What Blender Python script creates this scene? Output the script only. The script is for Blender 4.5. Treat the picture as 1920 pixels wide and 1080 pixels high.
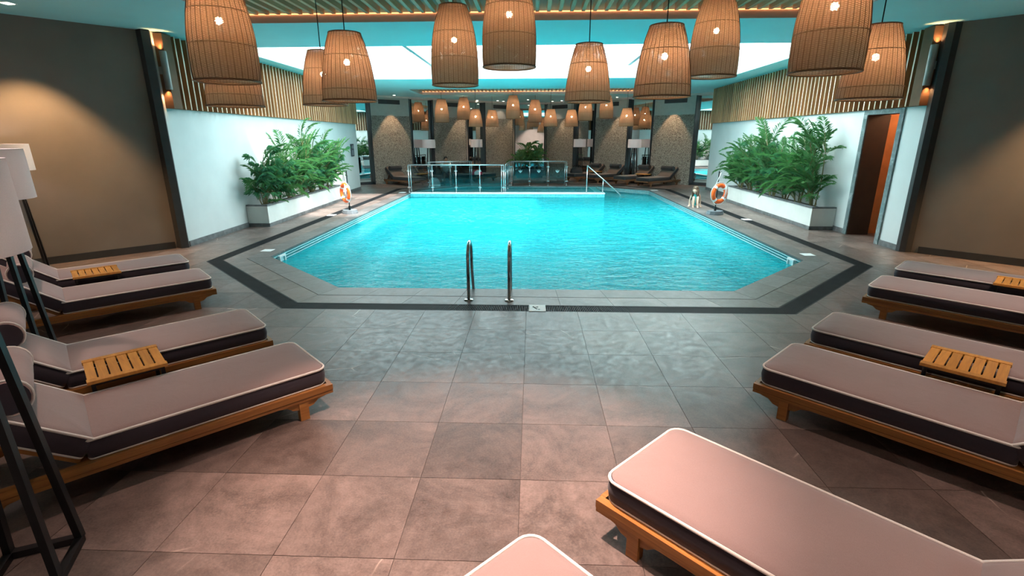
import bpy, bmesh, math, random
from mathutils import Vector, Matrix
random.seed(7)
PI = math.pi
S = bpy.context.scene
COL = S.collection
for o in list(bpy.data.objects): bpy.data.objects.remove(o)

# ------------------------------------------------------------------ camera
F = 948.0; H = 1.965
PITCH, YAW, ROLL = math.radians(16.56), math.radians(-2.267), math.radians(-0.1)
fwd = Vector((math.sin(YAW)*math.cos(PITCH), math.cos(YAW)*math.cos(PITCH), -math.sin(PITCH)))
rgt0 = Vector((math.cos(YAW), -math.sin(YAW), 0)); up0 = rgt0.cross(fwd)
rgt = rgt0*math.cos(ROLL) + up0*math.sin(ROLL); upv = -rgt0*math.sin(ROLL) + up0*math.cos(ROLL)
CAM = Vector((0, 0, H))
cd = bpy.data.cameras.new('camera'); cam = bpy.data.objects.new('camera', cd); COL.objects.link(cam)
cd.sensor_width = 36; cd.lens = F/1920*36; cd.clip_start = 0.05; cd.clip_end = 200
M = Matrix.Identity(4)
for i in range(3):
    M[i][0] = rgt[i]; M[i][1] = upv[i]; M[i][2] = -fwd[i]; M[i][3] = CAM[i]
cam.matrix_world = M
S.camera = cam

# ------------------------------------------------------------------ world, sun, exposure
w = bpy.data.worlds.new('world'); S.world = w; w.use_nodes = True
bg = w.node_tree.nodes['Background']; bg.inputs[0].default_value = (0.78, 0.97, 1.0, 1); bg.inputs[1].default_value = 6.0
sd = bpy.data.lights.new('sun', 'SUN'); sun = bpy.data.objects.new('sun', sd); COL.objects.link(sun)
sd.energy = 12; sd.angle = math.radians(5); sd.color = (1, .97, .9)
sun.rotation_euler = Vector((-0.27, 0.50, -1.0)).to_track_quat('-Z', 'Y').to_euler(); sun.location = (8, 8, 12)
SKY = (-6.1, 5.85, 10.85, 16.65)
pd = bpy.data.lights.new('skylight_portal', 'AREA'); po = bpy.data.objects.new('skylight_portal', pd); COL.objects.link(po)
SKX = 1.3      # right of this, added panels hold back the direct sun
pd.shape = 'RECTANGLE'; pd.size = SKY[1]-SKY[0]; pd.size_y = SKY[3]-SKY[2]; pd.cycles.is_portal = True
po.location = ((SKY[0]+SKY[1])/2, (SKY[2]+SKY[3])/2, 4.6)
vs = S.view_settings
vs.view_transform = 'Standard'; vs.look = 'None'; vs.gamma = 1; vs.use_curve_mapping = False; vs.exposure = 0.3

# ------------------------------------------------------------------ pixel helpers (a pixel gives a direction)
def ray(x, y): return rgt*((x-960)/F) - upv*((y-540)/F) + fwd
def G(x, y, z=0.0):
    d = ray(x, y); return CAM + d*((z-H)/d.z)
def PY(x, y, Y):
    d = ray(x, y); return CAM + d*(Y/d.y)
def hit(x, y, A, B):
    n = Vector((-(B[1]-A[1]), B[0]-A[0], 0)); d = ray(x, y)
    return CAM + d*((n.x*A[0]+n.y*A[1])/(n.dot(d)))
def proj(p):
    d = Vector(p)-CAM; z = d.dot(fwd)
    return (960+F*d.dot(rgt)/z, 540-F*d.dot(upv)/z, z)

# ------------------------------------------------------------------ materials
def newmat(name):
    m = bpy.data.materials.new(name); m.use_nodes = True
    nt = m.node_tree; return m, nt, nt.nodes['Principled BSDF']
def nd(nt, t, **kw):
    n = nt.nodes.new(t)
    for k, v in kw.items():
        if hasattr(n, k) and not isinstance(v, (tuple, float)) : setattr(n, k, v)
    return n
def ramp(nt, src, stops):
    r = nt.nodes.new('ShaderNodeValToRGB'); e = r.color_ramp.elements
    while len(e) < len(stops): e.new(.5)
    for i, (p, c) in enumerate(stops): e[i].position = p; e[i].color = (*c, 1)
    nt.links.new(src, r.inputs[0]); return r.outputs[0]
def coords(nt, scale=(1, 1, 1), rand=0, kind='Object'):
    tc = nt.nodes.new('ShaderNodeTexCoord'); mp = nt.nodes.new('ShaderNodeMapping'); mp.inputs['Scale'].default_value = scale
    nt.links.new(tc.outputs[kind], mp.inputs[0])
    if rand:
        oi = nt.nodes.new('ShaderNodeObjectInfo'); g = nt.nodes.new('ShaderNodeNewGeometry')
        ad = nt.nodes.new('ShaderNodeMath'); ad.operation = 'ADD'; nt.links.new(oi.outputs['Random'], ad.inputs[0]); nt.links.new(g.outputs['Random Per Island'], ad.inputs[1])
        mu = nt.nodes.new('ShaderNodeMath'); mu.operation = 'MULTIPLY'; mu.inputs[1].default_value = rand; nt.links.new(ad.outputs[0], mu.inputs[0])
        nt.links.new(mu.outputs[0], mp.inputs['Location']); return mp.outputs[0], ad.outputs[0]
    return mp.outputs[0]
def noise(nt, vec, scale, detail=4, rough=.55, dist=0):
    n = nt.nodes.new('ShaderNodeTexNoise'); n.inputs['Scale'].default_value = scale; n.inputs['Detail'].default_value = detail
    n.inputs['Roughness'].default_value = rough; n.inputs['Distortion'].default_value = dist; nt.links.new(vec, n.inputs['Vector']); return n.outputs['Fac']
def bump(nt, bs, hgt, strength=.3, dist=.01):
    b = nt.nodes.new('ShaderNodeBump'); b.inputs['Strength'].default_value = strength; b.inputs['Distance'].default_value = dist
    nt.links.new(hgt, b.inputs['Height']); nt.links.new(b.outputs[0], bs.inputs['Normal']); return b
def mixc(nt, f, a, b, mode='MIX'):
    n = nt.nodes.new('ShaderNodeMix'); n.data_type = 'RGBA'; n.blend_type = mode
    if isinstance(f, (int, float)): n.inputs[0].default_value = f
    else: nt.links.new(f, n.inputs[0])
    for i, c in ((6, a), (7, b)):
        if isinstance(c, tuple): n.inputs[i].default_value = (*c, 1)
        else: nt.links.new(c, n.inputs[i])
    return n.outputs[2]
def simple(name, c, rough=.6, metal=0, var=.12, scale=6, bmp=.15, bd=.004, spec=.5, coat=0):
    m, nt, bs = newmat(name); v = coords(nt)
    f = noise(nt, v, scale)
    lo = tuple(max(0, x*(1-var)) for x in c); hi = tuple(min(1, x*(1+var)) for x in c)
    nt.links.new(ramp(nt, f, [(.3, lo), (.7, hi)]), bs.inputs['Base Color'])
    bs.inputs['Roughness'].default_value = rough; bs.inputs['Metallic'].default_value = metal; bs.inputs['Specular IOR Level'].default_value = spec
    bs.inputs['Coat Weight'].default_value = coat
    if bmp: bump(nt, bs, noise(nt, v, scale*12, 2), bmp, bd)
    return m
def emit(name, c, s):
    m, nt, bs = newmat(name); bs.inputs['Base Color'].default_value = (*c, 1)
    bs.inputs['Emission Color'].default_value = (*c, 1); bs.inputs['Emission Strength'].default_value = s; return m
def wood(name, c1, c2, scale=(30, 30, 1.5), rough=.45, rnd=9):
    m, nt, bs = newmat(name); v, r = coords(nt, scale, rnd)
    f = noise(nt, v, 1.6, 5, .6, .6)
    a = ramp(nt, f, [(.25, c1), (.75, c2)])
    h = nt.nodes.new('ShaderNodeHueSaturation'); mr = nt.nodes.new('ShaderNodeMapRange'); mr.inputs[3].default_value = .78; mr.inputs[4].default_value = 1.2
    fr = nt.nodes.new('ShaderNodeMath'); fr.operation = 'FRACT'; nt.links.new(r, fr.inputs[0])
    nt.links.new(fr.outputs[0], mr.inputs[0]); nt.links.new(mr.outputs[0], h.inputs['Value']); nt.links.new(a, h.inputs['Color'])
    nt.links.new(h.outputs[0], bs.inputs['Base Color']); bs.inputs['Roughness'].default_value = rough
    bump(nt, bs, f, .12, .002); return m

MT = {}
def stone_tile(name, c_lo, c_hi, rough=.42):
    m, nt, bs = newmat(name); v, r = coords(nt, (1, 1, 1), 13.7)
    f1 = noise(nt, v, 1.5, 7, .7, 1.1); f2 = noise(nt, v, 14, 5, .7); f3 = noise(nt, v, 90, 3, .7)
    a = ramp(nt, f1, [(.36, c_lo), (.64, c_hi)])
    a = mixc(nt, .30, a, ramp(nt, f2, [(.35, c_lo), (.7, tuple(x*1.25 for x in c_hi))]))
    a = mixc(nt, .25, a, ramp(nt, f3, [(.3, tuple(x*.6 for x in c_lo)), (.7, tuple(x*1.3 for x in c_hi))]))
    # sparse pale veins
    wv = nt.nodes.new('ShaderNodeTexVoronoi'); wv.feature = 'DISTANCE_TO_EDGE'; wv.inputs['Scale'].default_value = .8
    ds = noise(nt, v, 3, 3); va = nt.nodes.new('ShaderNodeVectorMath'); va.operation = 'ADD'; nt.links.new(v, va.inputs[0])
    mq = nt.nodes.new('ShaderNodeMath'); mq.operation = 'MULTIPLY'; mq.inputs[1].default_value = .10; nt.links.new(ds, mq.inputs[0]); ds = mq.outputs[0]
    cb = nt.nodes.new('ShaderNodeCombineXYZ'); nt.links.new(ds, cb.inputs[0]); nt.links.new(ds, cb.inputs[1]); nt.links.new(cb.outputs[0], va.inputs[1])
    nt.links.new(va.outputs[0], wv.inputs['Vector'])
    vein = ramp(nt, wv.outputs['Distance'], [(0, (.9, .9, .9)), (.0045, (0, 0, 0))])
    gate = ramp(nt, noise(nt, v, 1.1, 2), [(.57, (0, 0, 0)), (.66, (1, 1, 1))])
    vm = nt.nodes.new('ShaderNodeMath'); vm.operation = 'MULTIPLY'; nt.links.new(vein, vm.inputs[0]); nt.links.new(gate, vm.inputs[1])
    a = mixc(nt, vm.outputs[0], a, (.62, .5, .42))
    h = nt.nodes.new('ShaderNodeHueSaturation'); mr = nt.nodes.new('ShaderNodeMapRange'); mr.inputs[3].default_value = .72; mr.inputs[4].default_value = 1.3
    fr = nt.nodes.new('ShaderNodeMath'); fr.operation = 'FRACT'; nt.links.new(r, fr.inputs[0]); nt.links.new(fr.outputs[0], mr.inputs[0])
    nt.links.new(mr.outputs[0], h.inputs['Value']); nt.links.new(a, h.inputs['Color']); nt.links.new(h.outputs[0], bs.inputs['Base Color'])
    nt.links.new(ramp(nt, f2, [(.3, (rough-.08,)*3), (.7, (rough+.12,)*3)]), bs.inputs['Roughness'])
    bump(nt, bs, f2, .18, .004); return m
MT['tile'] = stone_tile('floor_stone', (.042, .030, .026), (.215, .156, .138), .37)
MT['coping'] = stone_tile('coping_stone', (.08, .068, .066), (.155, .138, .134), .4)
MT['grout'] = simple('grout', (.07, .056, .05), .9)
MT['white'] = simple('white_plaster', (.66, .685, .68), .75, var=.04, scale=2, bmp=.08)
MT['planter'] = simple('planter_render', (.72, .71, .68), .75, var=.05, scale=3)
MT['dark'] = simple('taupe_plaster', (.20, .168, .142), .72, var=.10, scale=1.2, bmp=.25, bd=.003)
MT['darktrim'] = simple('dark_trim', (.035, .036, .038), .5)
MT['ceil'] = simple('pool_lit_ceiling_tint', (.48, .83, .84), .8, var=.03, scale=1)  # white ceiling; turquoise light thrown up by the pool is put into its colour
MT['fascia'] = simple('pale_peach_fascia', (.72, .60, .54), .7, var=.04)
MT['beige'] = simple('beige_plaster', (.45, .42, .38), .75, var=.05)
MT['slat'] = wood('walnut_slat', (.32, .14, .055), (.55, .27, .11), (30, 30, 1.2))
MT['slat_edge'] = wood('pale_slat_edge', (.58, .43, .29), (.80, .64, .47), (30, 30, 1.2))
MT['backing'] = simple('dark_backing', (.16, .075, .036), .8)
MT['grille'] = wood('grille_wood', (.60, .31, .16), (.84, .50, .29), (30, 1.2, 30))
MT['teak'] = wood('oiled_teak', (.27, .10, .024), (.50, .215, .055), (1.5, 30, 30), .38)
MT['teak_top'] = wood('teak_board', (.46, .19, .035), (.72, .34, .07), (26, 2, 26), .4)
def fabric(name, c, rough=.85):
    m, nt, bs = newmat(name); v = coords(nt)
    f = noise(nt, v, 3, 4); g = noise(nt, v, 400, 2)
    a = ramp(nt, f, [(.3, tuple(x*.94 for x in c)), (.7, tuple(x*1.05 for x in c))])
    a = mixc(nt, .3, a, ramp(nt, g, [(.3, tuple(x*.7 for x in c)), (.7, tuple(min(1, x*1.25) for x in c))]))
    nt.links.new(a, bs.inputs['Base Color']); bs.inputs['Roughness'].default_value = rough
    bs.inputs['Sheen Weight'].default_value = .15
    b = bump(nt, bs, noise(nt, v, 7, 4, .6, .7), .25, .012); return m
MT['cush'] = fabric('mauve_taupe_canvas', (.295, .205, .198))
MT['cush_side'] = fabric('dark_plum_canvas', (.042, .032, .046))
MT['piping'] = fabric('cream_piping', (.80, .74, .70))
MT['black'] = simple('black_metal', (.014, .014, .016), .42, metal=.3, var=.2, bmp=.05)
MT['iron'] = simple('drain_iron', (.017, .018, .021), .55, var=.3, bmp=.1, spec=.2)
MT['chrome'] = simple('polished_steel', (.62, .63, .65), .09, metal=1, var=.03, bmp=0)
MT['steel'] = simple('brushed_steel', (.70, .74, .76), .25, metal=.85, var=.04, bmp=0)
MT['greymetal'] = simple('grey_sconce_metal', (.28, .29, .28), .45, metal=.5, bmp=.05)
MT['shade'] = None
def shade_mat():
    m, nt, bs = newmat('lamp_shade_fabric'); v = coords(nt)
    nt.links.new(ramp(nt, noise(nt, v, 260, 2), [(.3, (.78, .75, .76)), (.7, (.88, .85, .86))]), bs.inputs['Base Color'])
    bs.inputs['Roughness'].default_value = .9
    tr = nt.nodes.new('ShaderNodeBsdfTranslucent'); tr.inputs[0].default_value = (.85, .8, .78, 1)
    mx = nt.nodes.new('ShaderNodeMixShader'); mx.inputs[0].default_value = .35
    nt.links.new(bs.outputs[0], mx.inputs[1]); nt.links.new(tr.outputs[0], mx.inputs[2])
    nt.links.new(mx.outputs[0], nt.nodes['Material Output'].inputs[0]); return m
MT['shade'] = shade_mat()
def mosaic(name, c1, c2, grout, sc, wob=.0, kind='Object', rot=None):
    m, nt, bs = newmat(name); v = coords(nt, (1, 1, 1), 0, kind)
    if rot is not None:
        for n in nt.nodes:
            if n.type == 'MAPPING': n.inputs['Rotation'].default_value = rot
    if wob:
        mp = nt.nodes.new('ShaderNodeTexNoise'); mp.inputs['Scale'].default_value = 3.2; mp.inputs['Detail'].default_value = 2; nt.links.new(v, mp.inputs['Vector'])
        sb = nt.nodes.new('ShaderNodeVectorMath'); sb.operation = 'MULTIPLY_ADD'
        nt.links.new(mp.outputs['Color'], sb.inputs[0]); sb.inputs[1].default_value = (wob, wob, 0); nt.links.new(v, sb.inputs[2]); v = sb.outputs[0]
    br = nt.nodes.new('ShaderNodeTexBrick'); br.offset = 0; br.inputs['Scale'].default_value = 1
    br.inputs['Brick Width'].default_value = sc; br.inputs['Row Height'].default_value = sc; br.inputs['Mortar Size'].default_value = sc*.07
    br.inputs['Color1'].default_value = (*c1, 1); br.inputs['Color2'].default_value = (*c2, 1); br.inputs['Mortar'].default_value = (*grout, 1)
    nt.links.new(v, br.inputs['Vector'])
    big = ramp(nt, noise(nt, v, .8, 3), [(.3, (.82, .82, .82)), (.7, (1, 1, 1))])
    nt.links.new(mixc(nt, 1, br.outputs['Color'], big, 'MULTIPLY'), bs.inputs['Base Color']); bs.inputs['Roughness'].default_value = .3
    return m
MT['mosaic'] = mosaic('pool_mosaic_floor', (.0, .30, .37), (.0, .46, .52), (.10, .74, .76), .11, .16)
MT['mosaic_wall'] = mosaic('pool_mosaic_wall', (.0, .46, .54), (.03, .62, .68), (.45, .86, .86), .06, 0, 'Object', (PI/2, 0, 0))
MT['mosaic_wall_y'] = mosaic('pool_mosaic_side', (.0, .46, .54), (.03, .62, .68), (.45, .86, .86), .06, 0, 'Object', (PI/2, 0, PI/2))
def water():
    m, nt, bs = newmat('pool_water'); nt.nodes.remove(bs); v = coords(nt, (1, 1.6, 1))
    t = nt.nodes.new('ShaderNodeBsdfTransparent'); t.inputs[0].default_value = (.45, .95, .97, 1)
    g = nt.nodes.new('ShaderNodeBsdfGlossy'); g.inputs['Roughness'].default_value = .03; g.inputs[0].default_value = (1, 1, 1, 1)
    n1 = noise(nt, v, 1.6, 3, .5, .6); n2 = noise(nt, v, 6.5, 3, .5, .8)
    ad = nt.nodes.new('ShaderNodeMath'); ad.operation = 'MULTIPLY_ADD'; ad.inputs[1].default_value = .38; nt.links.new(n2, ad.inputs[0]); nt.links.new(n1, ad.inputs[2])
    n3 = noise(nt, v, 17, 2, .5, .5); a3 = nt.nodes.new('ShaderNodeMath'); a3.operation = 'MULTIPLY_ADD'; a3.inputs[1].default_value = .13; nt.links.new(n3, a3.inputs[0]); nt.links.new(ad.outputs[0], a3.inputs[2]); ad = a3
    b = nt.nodes.new('ShaderNodeBump'); b.inputs['Strength'].default_value = .7; b.inputs['Distance'].default_value = .08; nt.links.new(ad.outputs[0], b.inputs['Height'])
    df = nt.nodes.new('ShaderNodeBsdfDiffuse'); wb = noise(nt, v, 11, 3, .6, 1.2); nt.links.new(ramp(nt, wb, [(.34, (.0, .29, .36)), (.54, (.0, .43, .50)), (.70, (.16, .62, .66))]), df.inputs[0])  # pale noise spots put a mosaic-like sparkle into the diffuse colour
    ms = nt.nodes.new('ShaderNodeMixShader'); ms.inputs[0].default_value = .60; nt.links.new(t.outputs[0], ms.inputs[1]); nt.links.new(df.outputs[0], ms.inputs[2]); t = ms
    fr = nt.nodes.new('ShaderNodeFresnel'); fr.inputs[0].default_value = 1.33; nt.links.new(b.outputs[0], fr.inputs['Normal']); nt.links.new(b.outputs[0], g.inputs['Normal'])
    mx = nt.nodes.new('ShaderNodeMixShader'); fm = nt.nodes.new('ShaderNodeMath'); fm.operation = 'MULTIPLY'; fm.inputs[1].default_value = .5; nt.links.new(fr.outputs[0], fm.inputs[0]); nt.links.new(fm.outputs[0], mx.inputs[0]); nt.links.new(t.outputs[0], mx.inputs[1]); nt.links.new(g.outputs[0], mx.inputs[2])
    nt.links.new(mx.outputs[0], nt.nodes['Material Output'].inputs[0]); return m
MT['water'] = water()
def glass(name, tint):
    m, nt, bs = newmat(name); nt.nodes.remove(bs)
    t = nt.nodes.new('ShaderNodeBsdfTransparent'); t.inputs[0].default_value = (*tint, 1)
    g = nt.nodes.new('ShaderNodeBsdfGlossy'); g.inputs['Roughness'].default_value = .01
    fr = nt.nodes.new('ShaderNodeFresnel'); fr.inputs[0].default_value = 1.5
    mx = nt.nodes.new('ShaderNodeMixShader'); nt.links.new(fr.outputs[0], mx.inputs[0]); nt.links.new(t.outputs[0], mx.inputs[1]); nt.links.new(g.outputs[0], mx.inputs[2])
    nt.links.new(mx.outputs[0], nt.nodes['Material Output'].inputs[0]); return m
MT['glass'] = glass('tinted_balustrade_glass', (.62, .74, .76))
MT['frost'] = simple('frosted_mark', (.45, .75, .78), .6)
MT['mirror'] = simple('mirror_silver', (.70, .72, .71), .015, metal=1, var=.01, bmp=0)
def pebble():
    m, nt, bs = newmat('pebble_cladding'); v = coords(nt)
    vo = nt.nodes.new('ShaderNodeTexVoronoi'); vo.inputs['Scale'].default_value = 36; nt.links.new(v, vo.inputs['Vector'])
    hs = nt.nodes.new('ShaderNodeSeparateColor'); nt.links.new(vo.outputs['Color'], hs.inputs[0])
    a = ramp(nt, hs.outputs[0], [(0, (.25, .22, .19)), (.5, (.34, .30, .26)), (1, (.46, .42, .36))])
    gap = ramp(nt, vo.outputs['Distance'], [(.4, (1, 1, 1)), (.9, (.42, .4, .38))])
    nt.links.new(mixc(nt, 1, a, gap, 'MULTIPLY'), bs.inputs['Base Color']); bs.inputs['Roughness'].default_value = .7
    inv = nt.nodes.new('ShaderNodeMath'); inv.operation = 'SUBTRACT'; inv.inputs[0].default_value = 1; nt.links.new(vo.outputs['Distance'], inv.inputs[1])
    bump(nt, bs, inv.outputs[0], 1, .03); return m
MT['pebble'] = pebble()
def marble():
    m, nt, bs = newmat('grey_green_marble'); v = coords(nt)
    f = noise(nt, v, 4, 8, .7, 1.2)
    nt.links.new(ramp(nt, f, [(.3, (.10, .13, .135)), (.55, (.19, .235, .24)), (.72, (.42, .47, .47))]), bs.inputs['Base Color'])
    bs.inputs['Roughness'].default_value = .25; return m
MT['marble'] = marble()
MT['plinth'] = simple('stone_plinth', (.15, .155, .16), .5, var=.35, scale=9)
MT['brownwall'] = simple('dark_brown_panel', (.030, .017, .013), .7, var=.2)
MT['orangewall'] = simple('terracotta_wall', (.50, .22, .09), .8)
def wicker(name, c1, c2, hole, trans=.45):
    m, nt, bs = newmat(name)
    uv = nt.nodes.new('ShaderNodeUVMap'); sp = nt.nodes.new('ShaderNodeSeparateXYZ'); nt.links.new(uv.outputs[0], sp.inputs[0])
    def sine(src, fq, ph=None):
        a = nt.nodes.new('ShaderNodeMath'); a.operation = 'MULTIPLY'; a.inputs[1].default_value = fq; nt.links.new(src, a.inputs[0]); s = a.outputs[0]
        if ph is not None:
            b = nt.nodes.new('ShaderNodeMath'); b.operation = 'ADD'; nt.links.new(s, b.inputs[0]); nt.links.new(ph, b.inputs[1]); s = b.outputs[0]
        c = nt.nodes.new('ShaderNodeMath'); c.operation = 'SINE'; nt.links.new(s, c.inputs[0]); return c.outputs[0]
    nz = noise(nt, uv.outputs[0], 9, 3)
    nz2 = nt.nodes.new('ShaderNodeMath'); nz2.operation = 'MULTIPLY'; nz2.inputs[1].default_value = 9; nt.links.new(nz, nz2.inputs[0])
    hrow = sine(sp.outputs[1], 2*PI*64, nz2.outputs[0]); vcol = sine(sp.outputs[0], 2*PI*32)
    mu = nt.nodes.new('ShaderNodeMath'); mu.operation = 'MULTIPLY'; nt.links.new(hrow, mu.inputs[0]); nt.links.new(vcol, mu.inputs[1])
    col = ramp(nt, mu.outputs[0], [(0, c1), (1, c2)])
    big = ramp(nt, noise(nt, uv.outputs[0], 5, 4), [(.3, (.8, .8, .8)), (.7, (1.0, 1.0, 1.0))])
    nt.links.new(mixc(nt, 1, col, big, 'MULTIPLY'), bs.inputs['Base Color']); bs.inputs['Roughness'].default_value = .6
    bump(nt, bs, mu.outputs[0], .7, .008)
    tr = nt.nodes.new('ShaderNodeBsdfTranslucent'); nt.links.new(col, tr.inputs[0])
    m1 = nt.nodes.new('ShaderNodeMixShader'); m1.inputs[0].default_value = trans; nt.links.new(bs.outputs[0], m1.inputs[1]); nt.links.new(tr.outputs[0], m1.inputs[2])
    # gaps between strands
    hn = noise(nt, uv.outputs[0], 7, 2); 
    gp = nt.nodes.new('ShaderNodeMath'); gp.operation = 'MULTIPLY'; nt.links.new(hrow, gp.inputs[0]); nt.links.new(sine(sp.outputs[0], 2*PI*64), gp.inputs[1])
    g2 = nt.nodes.new('ShaderNodeMath'); g2.operation = 'MULTIPLY_ADD'; nt.links.new(hn, g2.inputs[0]); g2.inputs[1].default_value = .9; nt.links.new(gp.outputs[0], g2.inputs[2])
    th = nt.nodes.new('ShaderNodeMath'); th.operation = 'GREATER_THAN'; th.inputs[1].default_value = hole; nt.links.new(g2.outputs[0], th.inputs[0])
    tp = nt.nodes.new('ShaderNodeBsdfTransparent'); m2 = nt.nodes.new('ShaderNodeMixShader')
    nt.links.new(th.outputs[0], m2.inputs[0]); nt.links.new(m1.outputs[0], m2.inputs[1]); nt.links.new(tp.outputs[0], m2.inputs[2])
    nt.links.new(m2.outputs[0], nt.nodes['Material Output'].inputs[0]); return m
MT['wicker'] = wicker('rattan_weave', (.42, .235, .14), (.80, .53, .37), 1.22)
MT['wicker_low'] = wicker('rattan_dense_weave', (.38, .25, .165), (.66, .48, .34), 1.34)
MT['rib'] = simple('rattan_rib', (.24, .14, .075), .6)
MT['bulb'] = emit('warm_bulb', (1, .72, .45), 135)
MT['lampbulb'] = emit('floor_lamp_bulb', (1, .84, .78), 85)
MT['led'] = emit('led_strip', (1, .42, .16), 2.2)
MT['downlight'] = emit('downlight_lens', (1, .88, .72), 12)
def leafmat(name, c1, c2):
    m, nt, bs = newmat(name); v, r = coords(nt, (1, 1, 1), 5)
    a = ramp(nt, noise(nt, v, 9, 2), [(.3, c1), (.7, c2)]); nt.links.new(a, bs.inputs['Base Color']); bs.inputs['Roughness'].default_value = .38
    tr = nt.nodes.new('ShaderNodeBsdfTranslucent'); tr.inputs[0].default_value = (*[min(1, x*1.6) for x in c2], 1)
    mx = nt.nodes.new('ShaderNodeMixShader'); mx.inputs[0].default_value = .3; nt.links.new(bs.outputs[0], mx.inputs[1]); nt.links.new(tr.outputs[0], mx.inputs[2])
    nt.links.new(mx.outputs[0], nt.nodes['Material Output'].inputs[0]); return m
MT['leaf'] = leafmat('palm_leaf', (.028, .12, .045), (.10, .28, .085))
MT['leaf2'] = leafmat('fan_leaf', (.024, .12, .06), (.08, .26, .11))
MT['stem'] = simple('palm_stem', (.20, .17, .07), .6)
MT['soil'] = simple('dark_soil', (.03, .022, .016), .95, var=.5, scale=30, bmp=.8, bd=.02)
MT['orange'] = simple('orange_plastic', (.95, .14, .02), .4, var=.05)
MT['whitep'] = simple('white_plastic', (.85, .86, .86), .45, var=.03)
MT['greyp'] = simple('grey_plastic', (.16, .18, .20), .5)
MT['rope'] = simple('white_rope', (.8, .8, .78), .8)
MT['sign'] = simple('white_sign', (.85, .86, .86), .5, var=.02)
MT['ink'] = simple('dark_ink', (.03, .04, .05), .6)
MT['skin'] = simple('skin_light', (.62, .40, .30), .55, var=.05)
MT['skin2'] = simple('skin_tan', (.34, .19, .12), .55, var=.05)
MT['hair'] = simple('brown_hair', (.10, .055, .03), .6, var=.3, scale=40)
MT['hair2'] = simple('black_hair', (.012, .01, .01), .6)
MT['teal'] = simple('teal_swimsuit', (.05, .52, .52), .6)
MT['shirt'] = simple('pale_grey_shirt', (.50, .52, .50), .85)
MT['shorts'] = simple('navy_shorts', (.03, .05, .10), .85)
MT['towel'] = simple('white_towel', (.82, .84, .82), .95, bmp=.6, bd=.01)
MT['towel_red'] = simple('red_towel', (.45, .05, .09), .95, bmp=.6, bd=.01)
MT['bag'] = simple('black_bag', (.015, .015, .018), .7)
MT['frame'] = simple('dark_mirror_frame', (.020, .024, .030), .4)
MT['vent'] = simple('vent_grey', (.045, .045, .048), .6)
MT['beam'] = simple('white_beam', (.40, .47, .48), .6)

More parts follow.
